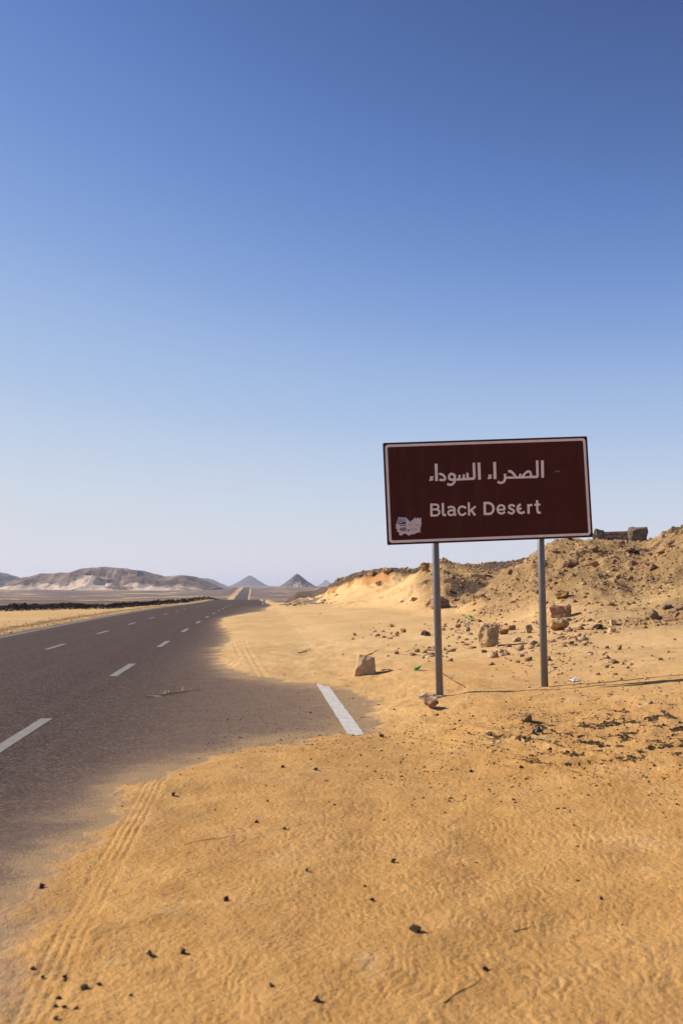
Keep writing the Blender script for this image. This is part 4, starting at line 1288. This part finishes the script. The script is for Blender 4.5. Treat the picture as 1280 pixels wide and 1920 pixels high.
# ------------------------------------------------------------------ hills
def hill_material(name, dark, mid_, pale):
    m, nt, b = new_mat(name)
    n = N(nt)
    p = n.pos()
    at = n.add('ShaderNodeAttribute', attribute_name='sand')
    c = n.mix(n.ramp(n.noise(p, 0.06, 7, 0.7), 0.38, 0.62), dark, mid_)
    f = n.ramp(n.math('ADD', at.outputs['Fac'], n.math('MULTIPLY', n.math('SUBTRACT', n.noise(n.scale(p, (1, 1, 2.5)), 0.028, 8, 0.75), 0.5), 1.5)), 0.40, 0.58)
    c = n.mix(f, c, pale)
    n.link(c, b.inputs['Base Color'])
    b.inputs['Roughness'].default_value = 0.95
    b.inputs['Specular IOR Level'].default_value = 0.05
    n.link(n.bump(n.noise(p, 0.09, 6, 0.7), 5.0), b.inputs['Normal'])
    return m
HM = hill_material('hill_rock', (0.125, 0.085, 0.076), (0.29, 0.20, 0.155), (0.64, 0.48, 0.34))
HMD = hill_material('dark_hill_rock', (0.075, 0.056, 0.054), (0.14, 0.105, 0.094), (0.50, 0.38, 0.28))

def world_at(px, d):
    lat = (px - 640) / F * d
    return np.array([d * sy + lat * cy, d * cy - lat * sy])
def massif(name, sky_, d, thick, base_row, mat, seed, sand_top=0.55, terrace=0.0):
    sky_ = np.array(sky_, float)
    nu, nv = 220, 70
    pxs = np.linspace(sky_[0, 0], sky_[-1, 0], nu)
    top = CAMZ + d * slope_of(np.interp(pxs, sky_[:, 0], sky_[:, 1]))
    zb = -6.0
    top = top + (top - zb) * 0.05 * fbm(pxs, pxs * 0 + seed, 26, 4, seed)
    h = np.maximum(top - zb, 0.2)
    v = np.linspace(-1, 1, nv)
    V = np.zeros((nv, nu, 3)); sand = np.zeros((nv, nu))
    for j, vv in enumerate(v):
        dd = d + vv * thick
        for_lat = (pxs - 640) / F * d                    # straight across, not fanned
        X = dd * sy + for_lat * cy; Y = dd * cy - for_lat * sy
        n1 = ridged(X, Y, 75, 5, seed)
        n2 = fbm(X, Y, 60, 4, seed + 9)
        t = 1 - abs(vv)
        t2 = np.clip(t + 0.10 * n2 * (1 - t) * 4 * t, 0, 1)
        prof = 0.25 * t2 + 0.75 * smooth(0.08, 0.95, t2)
        if terrace: prof = prof + terrace * (smooth(0.40, 0.46, t2) - t2 * 0.9 * smooth(0.0, 0.5, t2)) * 0.3 * (vv < 0)
        z = zb - 1 + h * prof + h * 0.40 * (n1 - 0.3) * np.clip(4 * t * (1 - t), 0, 1)
        z = np.minimum(z, zb - 1 + h * (1.0 + 0 * t))
        V[j] = np.stack([X, Y, z], -1)
        sand[j] = np.clip((1 - smooth(0.05, sand_top, prof)) * 0.9 + 0.9 * (0.30 - n1) + 0.35 * n2, 0, 1)
    o = bpy.data.objects.new(name, grid_mesh(name, V, mat, {'sand': ('FLOAT', sand)}))
    return link(o, kind='structure')
def cone(name, px, top_row, half_px, d, mat, seed, cap=0.35, skew=0.0, pw=1.15):
    c = world_at(px, d)
    Rr = half_px / F * d
    zb = -6.0
    H = CAMZ + d * float(slope_of(top_row)) - zb
    nr, na = 60, 160
    V = np.zeros((nr, na + 1, 3)); sand = np.zeros((nr, na + 1))
    th = np.linspace(0, 2 * math.pi, na + 1)
    for j in range(nr):
        r = Rr * 1.25 * j / (nr - 1)
        gl = np.abs(perlin(np.cos(th) * 5 + 10, np.sin(th) * 5 + 10 + r / Rr * 0.5, seed))
        q = np.clip(1 - r / (Rr * 1.2), 0, 1) ** (pw * 1.25)
        q = 1 - np.sqrt((1 - q) ** 2 + 0.012) + 0.109
        z = zb + H * q * (1 - 0.22 * gl * (1 - q) * 1.4)
        r = r * (1 + 0.16 * perlin(np.cos(th) * 1.5 + 3, np.sin(th) * 1.5 + seed, seed + 2) + 0.05 * perlin(np.cos(th) * 6, np.sin(th) * 6 + j * 0.25, seed + 5))
        X = c[0] + r * np.cos(th) * (1 + skew * (np.cos(th) > 0)); Y = c[1] + r * np.sin(th)
        V[j] = np.stack([X, Y, z], -1)
        sand[j] = np.clip(smooth(0.6, 0.25, np.full(na + 1, q) + cap - 0.35) * (0.25 + 1.3 * gl), 0, 1)
    o = bpy.data.objects.new(name, grid_mesh(name, V[:, ::-1], mat, {'sand': ('FLOAT', sand[:, ::-1])}))
    return link(o, kind='structure')
massif('hill', [(8, 1112), (25, 1103), (42, 1091), (62, 1081), (92, 1075), (135, 1073), (158, 1067), (185, 1064), (215, 1063), (238, 1064), (262, 1069), (290, 1076), (312, 1079), (345, 1077), (362, 1080), (382, 1088), (400, 1096), (412, 1101)],
       1350, 170, 1110, HM, 151, 1.0, 0.5)
massif('hill', [(-160, 1085), (-90, 1070), (-30, 1069), (8, 1073), (28, 1079), (42, 1087), (60, 1098)], 2000, 200, 1100, HM, 171, 0.4)
massif('hill', [(330, 1100), (362, 1086), (378, 1083), (390, 1084), (405, 1090), (420, 1097), (432, 1101)], 3800, 260, 1100, HMD, 181, 0.2)
cone('hill', 469, 1079, 34, 4300, HMD, 3, 0.75, pw=1.0)
cone('hill', 557, 1076, 35, 1900, HMD, 5, 0.22, 0.15, pw=1.15)
cone('hill', 611, 1087, 16, 7000, HMD, 7, 0.9)
massif('hill', [(600, 1100), (625, 1092), (645, 1089), (680, 1090), (720, 1095), (760, 1100)], 7500, 300, 1100, HMD, 191, 0.2)
cone('hill', 1000, 1036, 30, 900, HMD, 9, 0.9)
# thin mast on the plain
q = world_at(523, 2300)
mast = empty('radio_mast', (q[0], q[1], -3.0), label='thin faint mast on the plain left of the dark cone hill', cat='mast')
tube('mast_pole', (0, 0, -1), (0, 0, 26), 0.16, M['post'], mast, 8, r2=0.08)
tube('mast_arm', (-2.0, 0, 22), (2.0, 0, 22), 0.08, M['post'], mast, 6)

# ------------------------------------------------------------------ air
hz = 14500.0
V = [(sx_ * hz, sy_ * hz, z) for z in (-25.0, 80.0) for sx_, sy_ in ((-1, -1), (1, -1), (1, 1), (-1, 1))]
hm = bpy.data.materials.new('haze_air'); hm.use_nodes = True
hn = hm.node_tree.nodes
hn.remove(hn['Principled BSDF'])
pv = hn.new('ShaderNodeVolumePrincipled')
pv.inputs['Color'].default_value = (0.74, 0.80, 0.96, 1)
pv.inputs['Density'].default_value = 0.00013
pv.inputs['Anisotropy'].default_value = 0.2
hm.node_tree.links.new(pv.outputs['Volume'], hn['Material Output'].inputs['Volume'])
mobj('haze', V, [(3, 2, 1, 0), (4, 5, 6, 7), (0, 1, 5, 4), (1, 2, 6, 5), (2, 3, 7, 6), (3, 0, 4, 7)], hm, kind='stuff')
